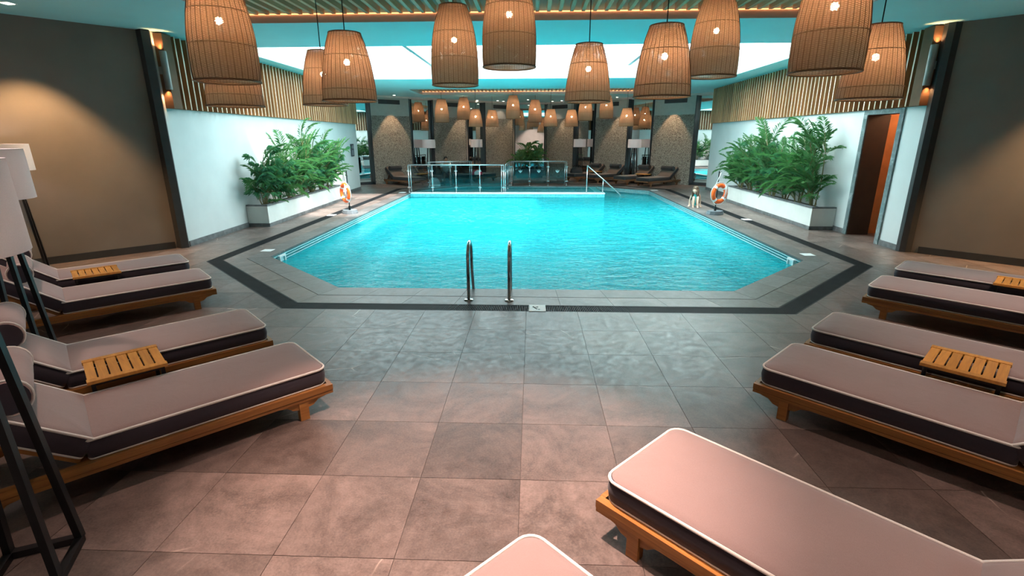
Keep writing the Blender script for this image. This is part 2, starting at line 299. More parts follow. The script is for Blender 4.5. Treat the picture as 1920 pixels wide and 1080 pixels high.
# ------------------------------------------------------------------ mesh builders
class MB:
    def __init__(s): s.v = []; s.f = []; s.m = []; s.uv = {}
    def add(s, vs, fs, mi=0):
        n = len(s.v); s.v += [tuple(v) for v in vs]
        for f in fs: s.f.append([n+i for i in f]); s.m.append(mi)
    def box(s, x0, x1, y0, y1, z0, z1, mi=0):
        s.add([(x0,y0,z0),(x1,y0,z0),(x1,y1,z0),(x0,y1,z0),(x0,y0,z1),(x1,y0,z1),(x1,y1,z1),(x0,y1,z1)],
              [(3,2,1,0),(4,5,6,7),(0,1,5,4),(1,2,6,5),(2,3,7,6),(3,0,4,7)], mi)
    def bar(s, a, b, w, h, mi=0, up=(0, 0, 1)):
        a = Vector(a); b = Vector(b); d = (b-a).normalized(); u = Vector(up)
        if abs(d.dot(u)) > .98: u = Vector((1, 0, 0))
        r = d.cross(u).normalized(); u = r.cross(d)
        c = []
        for p in (a, b):
            for i, j in ((-1,-1),(1,-1),(1,1),(-1,1)): c.append(p + r*(w/2*i) + u*(h/2*j))
        s.add(c, [(3,2,1,0),(4,5,6,7),(0,1,5,4),(1,2,6,5),(2,3,7,6),(3,0,4,7)], mi)
    def prism(s, poly, z0, z1, mi=0, mtop=None):
        n = len(poly)
        s.add([(p[0],p[1],z0) for p in poly]+[(p[0],p[1],z1) for p in poly], [], mi); b = len(s.v)-2*n
        for i in range(n):
            j = (i+1) % n; s.f.append([b+i,b+j,b+n+j,b+n+i]); s.m.append(mi)
        s.f.append([b+n+i for i in range(n)]); s.m.append(mi if mtop is None else mtop)
        s.f.append([b+n-1-i for i in range(n)]); s.m.append(mi)
    def tube(s, pts, r, n=8, mi=0, closed=False, cap=True):
        pts = [Vector(p) for p in pts]; k = len(pts); rs = r if isinstance(r, (list, tuple)) else [r]*k
        b0 = len(s.v); prev = None
        for i, p in enumerate(pts):
            if closed: t = pts[(i+1) % k]-pts[i-1]
            else: t = pts[min(i+1, k-1)]-pts[max(i-1, 0)]
            t = t.normalized() if t.length > 1e-9 else Vector((0, 0, 1))
            if prev is None:
                u = Vector((0, 0, 1)) if abs(t.z) < .9 else Vector((1, 0, 0))
                a = t.cross(u).normalized()
            else:
                a = prev - t*prev.dot(t); a.normalize()
            prev = a; c = t.cross(a)
            for q in range(n):
                an = 2*PI*q/n; s.v.append(tuple(p + (a*math.cos(an)+c*math.sin(an))*rs[i]))
        m = k if closed else k-1
        for i in range(m):
            i2 = (i+1) % k
            for q in range(n):
                q2 = (q+1) % n; s.f.append([b0+i*n+q, b0+i*n+q2, b0+i2*n+q2, b0+i2*n+q]); s.m.append(mi)
        if cap and not closed:
            s.f.append([b0+q for q in range(n)][::-1]); s.m.append(mi); s.f.append([b0+(k-1)*n+q for q in range(n)]); s.m.append(mi)
    def lathe(s, prof, n=24, mi=0, c=(0, 0, 0), uv=False):
        b0 = len(s.v); k = len(prof)
        for r, z in prof:
            for q in range(n):
                an = 2*PI*q/n; s.v.append((c[0]+r*math.cos(an), c[1]+r*math.sin(an), c[2]+z))
        for i in range(k-1):
            for q in range(n):
                q2 = (q+1) % n
                if uv: s.uv[len(s.f)] = [(q/n, i/(k-1)), ((q+1)/n, i/(k-1)), ((q+1)/n, (i+1)/(k-1)), (q/n, (i+1)/(k-1))]
                s.f.append([b0+i*n+q, b0+i*n+q2, b0+(i+1)*n+q2, b0+(i+1)*n+q]); s.m.append(mi)
    def disc(s, c, r, n=20, mi=0):
        b = len(s.v)
        for q in range(n): s.v.append((c[0]+r*math.cos(2*PI*q/n), c[1]+r*math.sin(2*PI*q/n), c[2]))
        s.f.append([b+q for q in range(n)]); s.m.append(mi)
    def ball(s, c, r, n=12, mi=0, sc=(1, 1, 1)):
        prof = []; k = n//2
        b0 = len(s.v)
        for i in range(k+1):
            th = PI*i/k
            for q in range(n):
                an = 2*PI*q/n; s.v.append((c[0]+r*sc[0]*math.sin(th)*math.cos(an), c[1]+r*sc[1]*math.sin(th)*math.sin(an), c[2]-r*sc[2]*math.cos(th)))
        for i in range(k):
            for q in range(n):
                q2 = (q+1) % n; s.f.append([b0+i*n+q, b0+i*n+q2, b0+(i+1)*n+q2, b0+(i+1)*n+q]); s.m.append(mi)
    def mesh(s, name, mats, smooth=False):
        me = bpy.data.meshes.new(name); me.from_pydata(s.v, [], s.f)
        for m in (mats if isinstance(mats, (list, tuple)) else [mats]): me.materials.append(MT[m])
        for p, mi in zip(me.polygons, s.m): p.material_index = mi; p.use_smooth = smooth
        if s.uv:
            ul = me.uv_layers.new(name='UVMap')
            for p in me.polygons:
                if p.index in s.uv:
                    for li, u in zip(p.loop_indices, s.uv[p.index]): ul.data[li].uv = u
        me.validate(); me.update(); return me
    def build(s, name, mats, parent=None, smooth=False, loc=None):
        o = bpy.data.objects.new(name, s.mesh(name, mats, smooth)); COL.objects.link(o)
        if parent: o.parent = parent
        if loc: o.location = loc
        return o
def smooth_angle(o, deg=40):
    me = o.data
    for p in me.polygons: p.use_smooth = True
    bm = bmesh.new(); bm.from_mesh(me)
    for e in bm.edges:
        if len(e.link_faces) == 2 and e.calc_face_angle(0) > math.radians(deg): e.smooth = False
    bm.to_mesh(me); bm.free(); return o
def tag(o, label=None, cat=None, group=None, kind=None):
    if label: o['label'] = label
    if cat: o['category'] = cat
    if group: o['group'] = group
    if kind: o['kind'] = kind
    return o
def empty(name, loc=(0, 0, 0), rz=0, label=None, cat=None, group=None, kind=None):
    o = bpy.data.objects.new(name, None); COL.objects.link(o); o.location = loc; o.rotation_euler = (0, 0, rz); o.empty_display_size = .1
    return tag(o, label, cat, group, kind)
def copy_tree(o, parent=None):
    c = o.copy(); COL.objects.link(c); c.parent = parent
    for ch in o.children: copy_tree(ch, c)
    return c
def struct(mb, name, mats, smooth=False): return tag(mb.build(name, mats, None, smooth), kind='structure')
def spot(loc, target, power, color, size_deg, blend=.6, r=.06, parent=None):
    l = bpy.data.lights.new('downlight_beam', 'SPOT'); o = bpy.data.objects.new('downlight_beam', l); COL.objects.link(o)
    l.energy = power; l.color = color; l.spot_size = math.radians(size_deg); l.spot_blend = blend; l.shadow_soft_size = r
    d = Vector(target)-Vector(loc); o.rotation_euler = d.to_track_quat('-Z', 'Y').to_euler(); o.location = loc
    if parent: o.parent = parent; o.location = Vector(loc)-parent.location
    return o

# ================================================================== STRUCTURE
ZC = 3.70                                    # ceiling height
WL0, WL1 = (-6.47, 9.07), (-6.84, 20.25)     # left white wall, near and far end
WR0, WR1 = (6.60, 9.18), (6.82, 20.45)       # right white wall
ZP0, ZP1 = 2.47, 3.68                        # slatted panel bottom / top
def wally(A, B, y): return A[0] + (B[0]-A[0])*(y-A[1])/(B[1]-A[1])

# --- pool outline (octagon), offset rings
POOL = [(-2.64, 6.53), (2.70, 6.53), (4.53, 8.36), (4.55, 20.1), (2.75, 21.95), (-2.75, 21.95), (-4.56, 20.1), (-4.52, 8.36)]
def offset(poly, d):
    n = len(poly); out = []
    for i in range(n):
        p0 = Vector(poly[i-1]); p1 = Vector(poly[i]); p2 = Vector(poly[(i+1) % n])
        a = (p1-p0).normalized(); b = (p2-p1).normalized()
        na = Vector((a.y, -a.x)); nb = Vector((b.y, -b.x)); m = (na+nb).normalized()
        out.append(tuple(p1 + m*(d/m.dot(na))))
    return out
Q1 = offset(POOL, .33); Q2 = offset(POOL, .65); Q3 = offset(POOL, .89)

def clip(poly, n, c):          # keep n.p <= c
    out = []
    for i in range(len(poly)):
        a = poly[i]; b = poly[(i+1) % len(poly)]
        da = n[0]*a[0]+n[1]*a[1]-c; db = n[0]*b[0]+n[1]*b[1]-c
        if da <= 0: out.append(a)
        if (da < 0 < db) or (db < 0 < da):
            t = da/(da-db); out.append((a[0]+(b[0]-a[0])*t, a[1]+(b[1]-a[1])*t))
    return out
def area(p): return abs(sum(p[i-1][0]*p[i][1]-p[i][0]*p[i-1][1] for i in range(len(p))))/2 if len(p) > 2 else 0
def outside_pieces(poly):       # pieces of a convex polygon outside the drain octagon
    res = []; rem = poly
    for i in range(8):
        a = Vector(Q3[i]); b = Vector(Q3[(i+1) % 8]); d = (b-a).normalized(); n = (d.y, -d.x); c = n[0]*a.x+n[1]*a.y
        o = clip(rem, (-n[0], -n[1]), -c)
        if area(o) > 1e-4: res.append(o)
        rem = clip(rem, n, c)
        if area(rem) < 1e-4: break
    return res
# --- floor slab (grout) as ring around the octagon
mb = MB()
BX0, BX1, BY0, BY1 = -11.5, 11.5, -4.0, 29.0
for pc in outside_pieces([(BX0, BY0), (BX1, BY0), (BX1, BY1), (BX0, BY1)]): mb.prism(pc, -.25, -.006)
for i in range(8):
    j = (i+1) % 8; mb.prism([Q3[i], Q3[j], Q2[j], Q2[i]], -.25, -.05)
    mb.prism([Q2[i], Q2[j], POOL[j], POOL[i]], -.25, -.006)
floor = struct(mb, 'floor', 'grout')
TX, TY, TW, TH = -.055, 5.042, .60, .6165
tiles = []
unit = MB(); gp = .0016; unit.prism([(gp, gp), (TW-gp, gp), (TW-gp, TH-gp), (gp, TH-gp)], -.006, 0); unit_me = unit.mesh('tile', 'tile')
for i in range(-19, 19):
    for j in range(-15, 40):
        x = TX+i*TW; y = TY+j*TH
        poly = [(x+gp, y+gp), (x+TW-gp, y+gp), (x+TW-gp, y+TH-gp), (x+gp, y+TH-gp)]
        pcs = outside_pieces(poly)
        if not pcs: continue
        full = sum(area(p) for p in pcs) > area(poly)*.995
        cx, cy = x+TW/2, y+TH/2
        d = Vector((cx, cy, 0))-CAM; z = d.dot(fwd); vis = False
        if z > .3:
            px, py, _ = proj((cx, cy, 0)); vis = -150 < px < 2070 and py < 1250
        if abs(cx) > 8.6 or cy > 27.4: vis = False
        if cy > 9.3 and abs(cx) > 7.1 and cy < 20: vis = False
        tiles.append((z if vis else 999+z, x, y, pcs, full))
tiles.sort(key=lambda t: t[0])
rest = MB()
for k, (z, x, y, pcs, full) in enumerate(tiles):
    if k < 300 and z < 900:
        if full: o = bpy.data.objects.new('tile', unit_me); COL.objects.link(o); o.location = (x, y, 0); o.parent = floor
        else:
            t = MB()
            for p in pcs: t.prism([(a-x, b-y) for a, b in p], -.006, 0)
            t.build('tile', 'tile', floor, loc=(x, y, 0))
    else:
        if full: rest.prism([(x+gp, y+gp), (x+TW-gp, y+gp), (x+TW-gp, y+TH-gp), (x+gp, y+TH-gp)], -.006, 0)
        else:
            for p in pcs: rest.prism(p, -.006, 0)
tag(rest.build('distant_tiles', 'tile', floor), kind='stuff')
# --- coping and deck tiles between pool and drain
def strip(P, Qo, name, mat, z0, z1, L=.62):
    for i in range(8):
        j = (i+1) % 8
        a0 = Vector(P[i]); a1 = Vector(P[j]); b0 = Vector(Qo[i]); b1 = Vector(Qo[j])
        n = max(1, round((a1-a0).length/L)); g = .002
        for k in range(n):
            t0, t1 = k/n, (k+1)/n; e = g/(a1-a0).length
            q = [a0.lerp(a1, t0+e), a0.lerp(a1, t1-e), b0.lerp(b1, t1-e), b0.lerp(b1, t0+e)]
            c = sum(q, Vector((0, 0)))/4
            t = MB(); t.prism([(p.x-c.x, p.y-c.y) for p in q][::-1], z0, z1); t.build(name, mat, floor, loc=(c.x, c.y, 0))
cop_in = offset(POOL, -.012)
strip(cop_in, offset(POOL, .327), 'coping_stone', 'coping', -.03, .003)
strip(offset(POOL, .333), offset(POOL, .647), 'deck_tile', 'tile', -.006, 0)
# --- drain grating: one thing per straight run
names = ['near', 'near right diagonal', 'right', 'far right diagonal', 'far', 'far left diagonal', 'left', 'near left diagonal']
for i in range(8):
    j = (i+1) % 8
    a0 = Vector(Q2[i]); a1 = Vector(Q2[j]); b0 = Vector(Q3[i]); b1 = Vector(Q3[j])
    root = empty('drain_grate', ((a0.x+b1.x)/2, (a0.y+b1.y)/2, 0), 0, f'black slotted drain grate along the {names[i]} edge of the pool deck', 'drain', 'drain grates around the pool')
    L = (a1-a0).length; n = int(L/.021); t = MB(); c = root.location
    for k in range(n):
        s0 = a0.lerp(a1, k/n); s1 = a0.lerp(a1, (k+.48)/n); e0 = b0.lerp(b1, k/n); e1 = b0.lerp(b1, (k+.48)/n)
        t.prism([(p.x-c.x, p.y-c.y) for p in (s0, e0, e1, s1)], -.025, -.002)
    tag(t.build('grate_bars', 'iron', root), kind='stuff')
    t = MB()
    for P, Q, u, v in ((a0, a1, b0, b1),):
        t.prism([(p.x-c.x, p.y-c.y) for p in (P, P.lerp(u, .07), Q.lerp(v, .07), Q)], -.03, 0)
        t.prism([(p.x-c.x, p.y-c.y) for p in (P.lerp(u, .93), u, v, Q.lerp(v, .93))], -.03, 0)
    t.build('frame', 'iron', root)
    t = MB(); t.prism([(p.x-c.x, p.y-c.y) for p in (a0, b0, b1, a1)], -.049, -.045); t.build('channel', 'ink', root)
# --- pool basin
WZ = -.165
mb = MB(); DZ = -1.15
P = POOL
b = len(mb.v); mb.add([(x, y, DZ) for x, y in P], [list(range(8))], 0)
for i in range(8):
    j = (i+1) % 8; a, c = P[i], P[j]
    vert_y = abs(a[0]-c[0]) < .3
    mb.add([(a[0], a[1], DZ), (c[0], c[1], DZ), (c[0], c[1], -.03), (a[0], a[1], -.03)], [(3, 2, 1, 0)], 2 if vert_y else 1)
basin = tag(mb.build('pool_basin', ['mosaic', 'mosaic_wall', 'mosaic_wall_y']), 'turquoise mosaic pool basin sunk into the stone deck', 'pool')
for i in range(8):
    j = (i+1) % 8
    for z in (-.055, -.10, -.15):
        mq = MB(); n_ = offset(POOL, -.008); mq.prism([POOL[i], POOL[j], n_[j], n_[i]], z-.007, z+.007); mq.build('waterline_trim', 'frost', basin)
WX1 = 2.68
mb = MB(); mb.box(-4.555, WX1, 19.0, 19.3, DZ, -.04, 0); mb.box(-4.54, WX1+.01, 18.985, 19.315, -.04, -.0, 1)
wr = tag(mb.build('dividing_wall', ['mosaic_wall', 'whitep']), 'low turquoise mosaic wall dividing the main pool from the children pool', 'pool wall')
mb = MB(); mb.box(WX1-.25, WX1, 19.3, 21.9, DZ, -.05, 0); mb.build('return_wall', 'mosaic_wall_y', wr)
mb = MB(); mb.box(-4.5, WX1-.25, 19.3, 21.9, -.55, -.45, 0); mb.build('shallow_floor', 'mosaic', wr)
# water
mb = MB(); mb.add([(x, y, WZ) for x, y in [P[0], P[1], P[2], (4.545, 19.0), (4.55, 20.1), (2.75, 21.95), (WX1, 21.95), (WX1, 19.0), (-4.55, 19.0), P[7]]], [list(range(10))])
tag(mb.build('pool_water', 'water'), 'rippled turquoise water filling the main swimming pool', 'water', kind='stuff')
mb = MB(); mb.add([(-4.55, 19.3, -.07), (WX1-.25, 19.3, -.07), (WX1-.25, 21.93, -.07), (-2.75, 21.93, -.07), (-4.5, 20.1, -.07)], [(0, 1, 2, 3, 4)])
tag(mb.build('shallow_water', 'water'), 'shallow water of the children pool behind the glass', 'water', kind='stuff')

# --- walls
def wall_quad(mb, A, B, z0, z1, th, mi=0):   # thickness away to the left of A->B
    d = (Vector(B)-Vector(A)).normalized(); n = Vector((-d.y, d.x))*th
    mb.prism([A, B, (B[0]+n.x, B[1]+n.y), (A[0]+n.x, A[1]+n.y)], z0, z1, mi)
mb = MB(); wall_quad(mb, WL0, WL1, 0, ZC, .25); struct(mb, 'wall_left', 'white')
# right wall with door opening
DY0, DY1, DZ1 = 9.86, 10.80, 2.38
mb = MB()
def rw(y0, y1, z0, z1): wall_quad(mb, (wally(WR0, WR1, y1), y1), (wally(WR0, WR1, y0), y0), z0, z1, .25)
rw(WR0[1], DY0, 0, ZC); rw(DY1, WR1[1], 0, ZC); rw(DY0, DY1, DZ1, ZC)
struct(mb, 'wall_right', 'white')
# corridor behind the door
mb = MB(); mb.box(6.86, 7.05, DY1+.02, DY1+.12, 0, 2.6); struct(mb, 'wall_corridor_side', 'brownwall')
mb = MB(); mb.box(7.05, 7.55, 10.95, 11.05, 0, 2.6); mb.box(7.5, 7.6, 9.2, 10.95, 0, 2.6); struct(mb, 'wall_corridor_back', 'orangewall')
mb = MB(); mb.box(6.86, 7.5, 9.3, 9.4, 0, 2.6); mb.box(6.86, 7.6, 9.3, 11.05, 2.6, 2.7); struct(mb, 'wall_corridor_near', 'orangewall')
# diagonal dark walls and the rest of the shell
DLA, DLB = (-6.60, 9.06), (-10.9, 4.3)
DRA, DRB = (6.72, 9.10), (11.0, 4.85)
mb = MB(); wall_quad(mb, DLB, DLA, 0, ZC, .25); struct(mb, 'wall_left_diagonal', 'dark')
mb = MB(); wall_quad(mb, DRA, DRB, 0, ZC, .25); struct(mb, 'wall_right_diagonal', 'dark')
mb = MB(); mb.box(-11.2, -10.9, -4, 4.4, 0, ZC); struct(mb, 'wall_left_near', 'dark')
mb = MB(); mb.box(11.0, 11.3, -4, 4.95, 0, ZC); struct(mb, 'wall_right_near', 'dark')
mb = MB(); mb.box(-11.2, 11.3, -4.2, -4, 0, ZC); struct(mb, 'wall_back', 'white')
# corner trims
mb = MB(); mb.prism([(-6.62, 9.03), (-6.50, 8.98), (-6.42, 9.07), (-6.47, 9.16), (-6.62, 9.16)], 0, ZC); struct(mb, 'trim_1', 'darktrim')
mb = MB(); mb.prism([(6.57, 9.22), (6.57, 9.13), (6.64, 9.07), (6.74, 9.07), (6.74, 9.22)], 0, ZC); struct(mb, 'trim_2', 'darktrim')
# baseboards
def base(name, A, B, h=.10, th=.018, mat='plinth'):
    d = (Vector(B)-Vector(A)).normalized(); n = Vector((d.y, -d.x))*th
    m = MB(); m.prism([A, B, (B[0]+n.x, B[1]+n.y), (A[0]+n.x, A[1]+n.y)][::-1], 0, h); struct(m, name, mat)
base('baseboard_left', (wally(WL0, WL1, 9.17), 9.17), WL1)
base('baseboard_right', WR1, (wally(WR0, WR1, DY1+.13), DY1+.13))
base('baseboard_right_near', (wally(WR0, WR1, DY0-.12), DY0-.12), (WR0[0]-.002, 9.205))
base('baseboard_left_diagonal', DLB, (-6.64, 9.015), .12, .02, 'darktrim')
base('baseboard_right_diagonal', (6.81, 9.01), DRB, .12, .02, 'darktrim')
# door frame (marble)
door = tag(empty('door_1'), kind='structure')
def yz(y0, y1, z0, z1, nm, proud=.03, mat='marble'):
    m = MB(); xa = wally(WR0, WR1, y1)-proud; xb = wally(WR0, WR1, y0)-proud
    m.prism([(xb, y0), (xb+.33, y0), (xa+.33, y1), (xa, y1)], z0, z1); m.build(nm, mat, door)
yz(DY0-.11, DY0, 0, DZ1, 'door_jamb'); yz(DY1, DY1+.12, 0, DZ1, 'door_jamb'); m_ = MB(); m_.box(6.62, 7.05, DY1-.012, DY1, 0, DZ1); m_.build('reveal_panel', 'brownwall', door); yz(DY0-.11, DY1+.12, DZ1, ZP0-.005, 'door_lintel')
sp_c = bpy.data.lights.new('corridor_lamp', 'POINT'); oc = bpy.data.objects.new('corridor_lamp', sp_c); COL.objects.link(oc)
sp_c.energy = 17; sp_c.color = (1, .62, .34); sp_c.shadow_soft_size = .08; oc.location = (7.3, 10.2, 2.5)

# --- ceiling with three openings
HOLES = [(-4.62, 4.55, 3.2, 8.68), SKY, (-4.65, 4.40, 20.05, 22.55)]
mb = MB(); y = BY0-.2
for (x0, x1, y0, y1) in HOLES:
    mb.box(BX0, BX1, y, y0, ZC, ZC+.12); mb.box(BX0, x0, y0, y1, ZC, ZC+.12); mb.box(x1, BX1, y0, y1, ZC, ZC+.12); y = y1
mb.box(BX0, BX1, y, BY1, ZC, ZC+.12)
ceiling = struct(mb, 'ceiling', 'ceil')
# skylight shaft
mb = MB(); x0, x1, y0, y1 = SKY; zt = 4.25
mb.box(x0-.12, x0, y0-.12, y1+.12, ZC+.12, zt); mb.box(x1, x1+.12, y0-.12, y1+.12, ZC+.12, zt)
mb.box(x0, x1, y0-.12, y0, ZC+.12, zt); mb.box(x0, x1, y1, y1+.12, ZC+.12, zt)
tag(mb.build('wall_skylight_shaft', 'white'), kind='structure')
sk = tag(empty('window_1', (0, 0, 0)), kind='structure')
for bxx in (-3.1, -.1, 2.9):
    m = MB(); m.box(bxx-.05, bxx+.05, y0, y1, zt-.18, zt); m.build('skylight_beam', 'beam', sk)
mf, ntf, bf = newmat('added_sun_diffuser'); trf = ntf.nodes.new('ShaderNodeBsdfTranslucent'); vf = coords(ntf)
ntf.links.new(ramp(ntf, noise(ntf, vf, 2, 2), [(.3, (.90, .95, .95)), (.7, (.94, .98, .98))]), trf.inputs[0]); ntf.links.new(trf.outputs[0], ntf.nodes['Material Output'].inputs[0]); MT['frosted'] = mf
for fx0, fx1 in ((SKX, 2.85), (2.95, x1+.1)):  # translucent panels added to keep direct sun off the right side
    m = MB(); m.box(fx0, fx1, y0-.1, y1+.1, zt+.001, zt+.02); m.build('added_sun_panel', 'frosted', sk)
for byy in (12.8, 14.75):
    m = MB(); m.box(x0, x1, byy-.03, byy+.03, zt-.08, zt); m.build('skylight_bar', 'beam', sk)
# recess boxes + slatted grilles
def recess(idx, R, depth, pitch, lab, led_far):
    x0, x1, y0, y1 = R; zt = ZC+depth
    m = MB()
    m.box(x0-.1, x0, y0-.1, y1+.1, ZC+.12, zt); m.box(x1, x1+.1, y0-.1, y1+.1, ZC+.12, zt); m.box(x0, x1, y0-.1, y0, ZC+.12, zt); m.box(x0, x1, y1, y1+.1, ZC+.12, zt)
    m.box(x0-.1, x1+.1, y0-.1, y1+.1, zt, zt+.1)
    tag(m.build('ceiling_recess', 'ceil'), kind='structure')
    root = empty('ceiling_grille', ((x0+x1)/2, (y0+y1)/2, ZC), 0, lab, 'ceiling grille', 'timber ceiling grilles'); c = root.location
    t = .012
    for (a0, a1, b0, b1) in ((x0, x0+t, y0, y1), (x1-t, x1, y0, y1), (x0+t, x1-t, y0, y0+t), (x0+t, x1-t, y1-t, y1)):
        m = MB(); m.box(a0-c.x, a1-c.x, b0-c.y, b1-c.y, 0, .135); m.build('fascia', 'fascia', root)
    n = int((x1-x0-.06)/pitch); sh = None
    for k in range(n):
        xx = x0+.03+(k+.5)*(x1-x0-.06)/n
        if sh is None:
            m = MB(); m.box(-.027, .027, y0+.05-c.y, y1-.05-c.y, .11, .21); sh = m.mesh('slat', 'grille')
        o = bpy.data.objects.new('slat', sh); COL.objects.link(o); o.parent = root; o.location = (xx-c.x, 0, 0)
    m = MB(); m.box(x0+.02-c.x, x1-.02-c.x, y1-.028-c.y, y1-.016-c.y, .115, .13)
    m.build('led_strip', 'led', root)
recess(1, HOLES[0], .42, .172, 'large timber slat ceiling grille above the wicker lamps nearest the loungers', True)
recess(2, HOLES[2], .36, .150, 'narrow timber slat ceiling grille over the far end of the pool', True)

# --- slatted panels on the side walls
def slat_panel(A, B, side, y0, y1, pitch, lab):
    d = (Vector(B)-Vector(A)).normalized(); ang = math.atan2(d.y, d.x)
    root = empty('slatted_panel', (wally(A, B, y0), y0, ZP0), ang, lab, 'wall panel', 'slatted timber panels on the side walls')
    L = (y1-y0)/d.y; s = -1 if side < 0 else 1       # room side in local y
    hz = ZP1-ZP0
    m = MB(); ys = sorted((0, s*.03)); m.box(0, L, ys[0], ys[1], 0, hz); m.build('backing_board', 'backing', root)
    ys = sorted((0, s*.15)); m = MB(); m.box(-.02, .22, ys[0], ys[1], 0, hz); m.build('end_board', 'backing', root)
    sh = MB(); yb, yf = s*.03, s*.14
    y_lo, y_hi = min(yb, yf), max(yb, yf)
    sh.box(-.016, .016, y_lo, y_hi, 0, hz)
    fi = 4 if s > 0 else 2
    sh.m[fi] = 1
    me = sh.mesh('slat', ['slat', 'slat_edge'])
    n = int((L-.3)/pitch)
    for k in range(n):
        o = bpy.data.objects.new('slat', me); COL.objects.link(o); o.parent = root; o.location = (.33+k*pitch, 0, 0)
slat_panel(WL0, WL1, -1, 9.24, 20.25, .172, 'dark timber slat panel along the top of the left wall above the sunlit palms')
slat_panel(WR0, WR1, 1, 9.26, 20.45, .172, 'dark timber slat panel along the top of the right wall above the marble doorway')

# --- far V-shaped wall: pebble panels between recessed mirrors
FA, FB, FC, FD = (-7.95, 21.75), (-.95, 27.9), (.80, 27.9), (7.95, 21.65)
ZW = 3.62
mb = MB(); wall_quad(mb, FA, FB, 0, ZC, .2); wall_quad(mb, FB, FC, 0, ZC, .2); wall_quad(mb, FC, FD, 0, ZC, .2)
wfar = struct(mb, 'wall_far', 'beige')
mb = MB(); mb.box(-8.6, -6.95, WL1[1]-.1, WL1[1], 0, ZC); struct(mb, 'wall_far_left_return', 'white')
mb = MB(); mb.box(6.95, 8.6, WR1[1]-.1, WR1[1], 0, ZC); struct(mb, 'wall_far_right_return', 'white')
mb = MB(); mb.box(-8.7, -8.5, 20.2, 22.2, 0, ZC); mb.box(8.5, 8.7, 20.4, 22.2, 0, ZC); struct(mb, 'wall_far_corner', 'dark')
PROT = .26
def facet(A, B, px0, px1):
    # positions along A->B hit by two image columns on the PROTruding plane
    d = (Vector(B)-Vector(A)).normalized(); n = Vector((d.y, -d.x))
    A2 = Vector(A)+n*PROT; B2 = Vector(B)+n*PROT
    p = hit(px0, 270, A2, B2); q = hit(px1, 270, A2, B2)
    return Vector((p.x, p.y)), Vector((q.x, q.y)), d, n
def pillar(A, B, px0, px1, vent):
    p, q, d, n = facet(A, B, px0, px1); L = (q-p).length
    root = empty('stone_panel', (p.x, p.y, 0), math.atan2(d.y, d.x)); root.parent = wfar
    m = MB(); m.box(.03, L-.03, .0, PROT-.01, 0, 2.88); m.build('pebble_cladding', 'pebble', root)
    m = MB(); m.box(.03, L-.03, .02, PROT-.01, 2.88, ZW); m.build('plaster_head', 'beige', root)
    m = MB(); m.box(0, .03, -.006, PROT, 0, ZW); m.box(L-.03, L, -.006, PROT, 0, ZW); m.build('edge_trim', 'frame', root)
    m = MB(); a, b_ = vent; m.box(L*a, L*b_, .008, .03, 3.36, 3.54)
    for k in range(5): m.box(L*a, L*b_, -.002, .012, 3.37+k*.034, 3.385+k*.034)
    m.build('vent', 'vent', root)
    return p, q, d, n
def mirror(A, B, px0, px1, z0, lab, off=.05):
    d = (Vector(B)-Vector(A)).normalized(); n = Vector((d.y, -d.x))
    A2 = Vector(A)+n*off; B2 = Vector(B)+n*off
    p = hit(px0, 270, A2, B2); q = hit(px1, 270, A2, B2); L = math.hypot(q.x-p.x, q.y-p.y)
    root = empty('wall_mirror', (p.x, p.y, 0), math.atan2(d.y, d.x), lab, 'mirror', 'tall mirrors between the pebble panels')
    m = MB(); m.box(.0, L, 0, .045, z0, ZW); m.build('pane', 'mirror', root)
    m = MB(); t = .035
    m.box(-t, 0, -.02, .045, z0-t, ZW); m.box(L, L+t, -.02, .045, z0-t, ZW); m.box(0, L, -.02, .045, z0-t, z0)
    m.build('frame', 'frame', root)
    if z0 > .1:
        m = MB(); m.box(0, L, .0, .045, 0, z0-t); m.build('plinth_board', 'frame', root)
    return p, q, d, n
PL = []
PL.append(pillar(FA, FB, 698, 772, (.22, .75)))
PL.append(pillar(FA, FB, 814, 875, (.3, .8)))
PL.append(pillar(FA, FB, 910, 962, (.3, .85)))
PR = []
PR.append(pillar(FC, FD, 1024, 1075, (.2, .75)))
PR.append(pillar(FC, FD, 1114, 1175, (.2, .7)))
PR.append(pillar(FC, FD, 1221, 1299, (.25, .78)))
mirror(FA, FB, 664, 694, .12, 'tall dark framed corner mirror beside the left white wall')
mirror(FA, FB, 775, 808, .3, 'tall mirror beside the far left pebble panel')
mirror(FA, FB, 879, 906, .3, 'narrow mirror left of the leafy bush at the far end')
mirror(FB, FC, 966, 1020, .3, 'centre mirror directly behind the leafy bush')
mirror(FC, FD, 1080, 1112, .3, 'narrow mirror right of the leafy bush at the far end')
mirror(FC, FD, 1180, 1219, .3, 'tall mirror beside the far right pebble panel')
mirror(FC, FD, 1303, 1336, .12, 'tall dark framed corner mirror beside the right white wall')
# warm cove strip above the far wall
for A, B in ((FA, FB), (FB, FC), (FC, FD)):
    d = (Vector(B)-Vector(A)).normalized(); n = Vector((d.y, -d.x))
    m = MB(); a = Vector(A)+n*.0; b2 = Vector(B)
    m.prism([tuple(Vector(A)+n*.30), tuple(Vector(B)+n*.30), tuple(Vector(B)+n*.0), tuple(Vector(A))], ZW, ZC-.0)
    m2 = m.build('cornice', 'fascia', wfar)
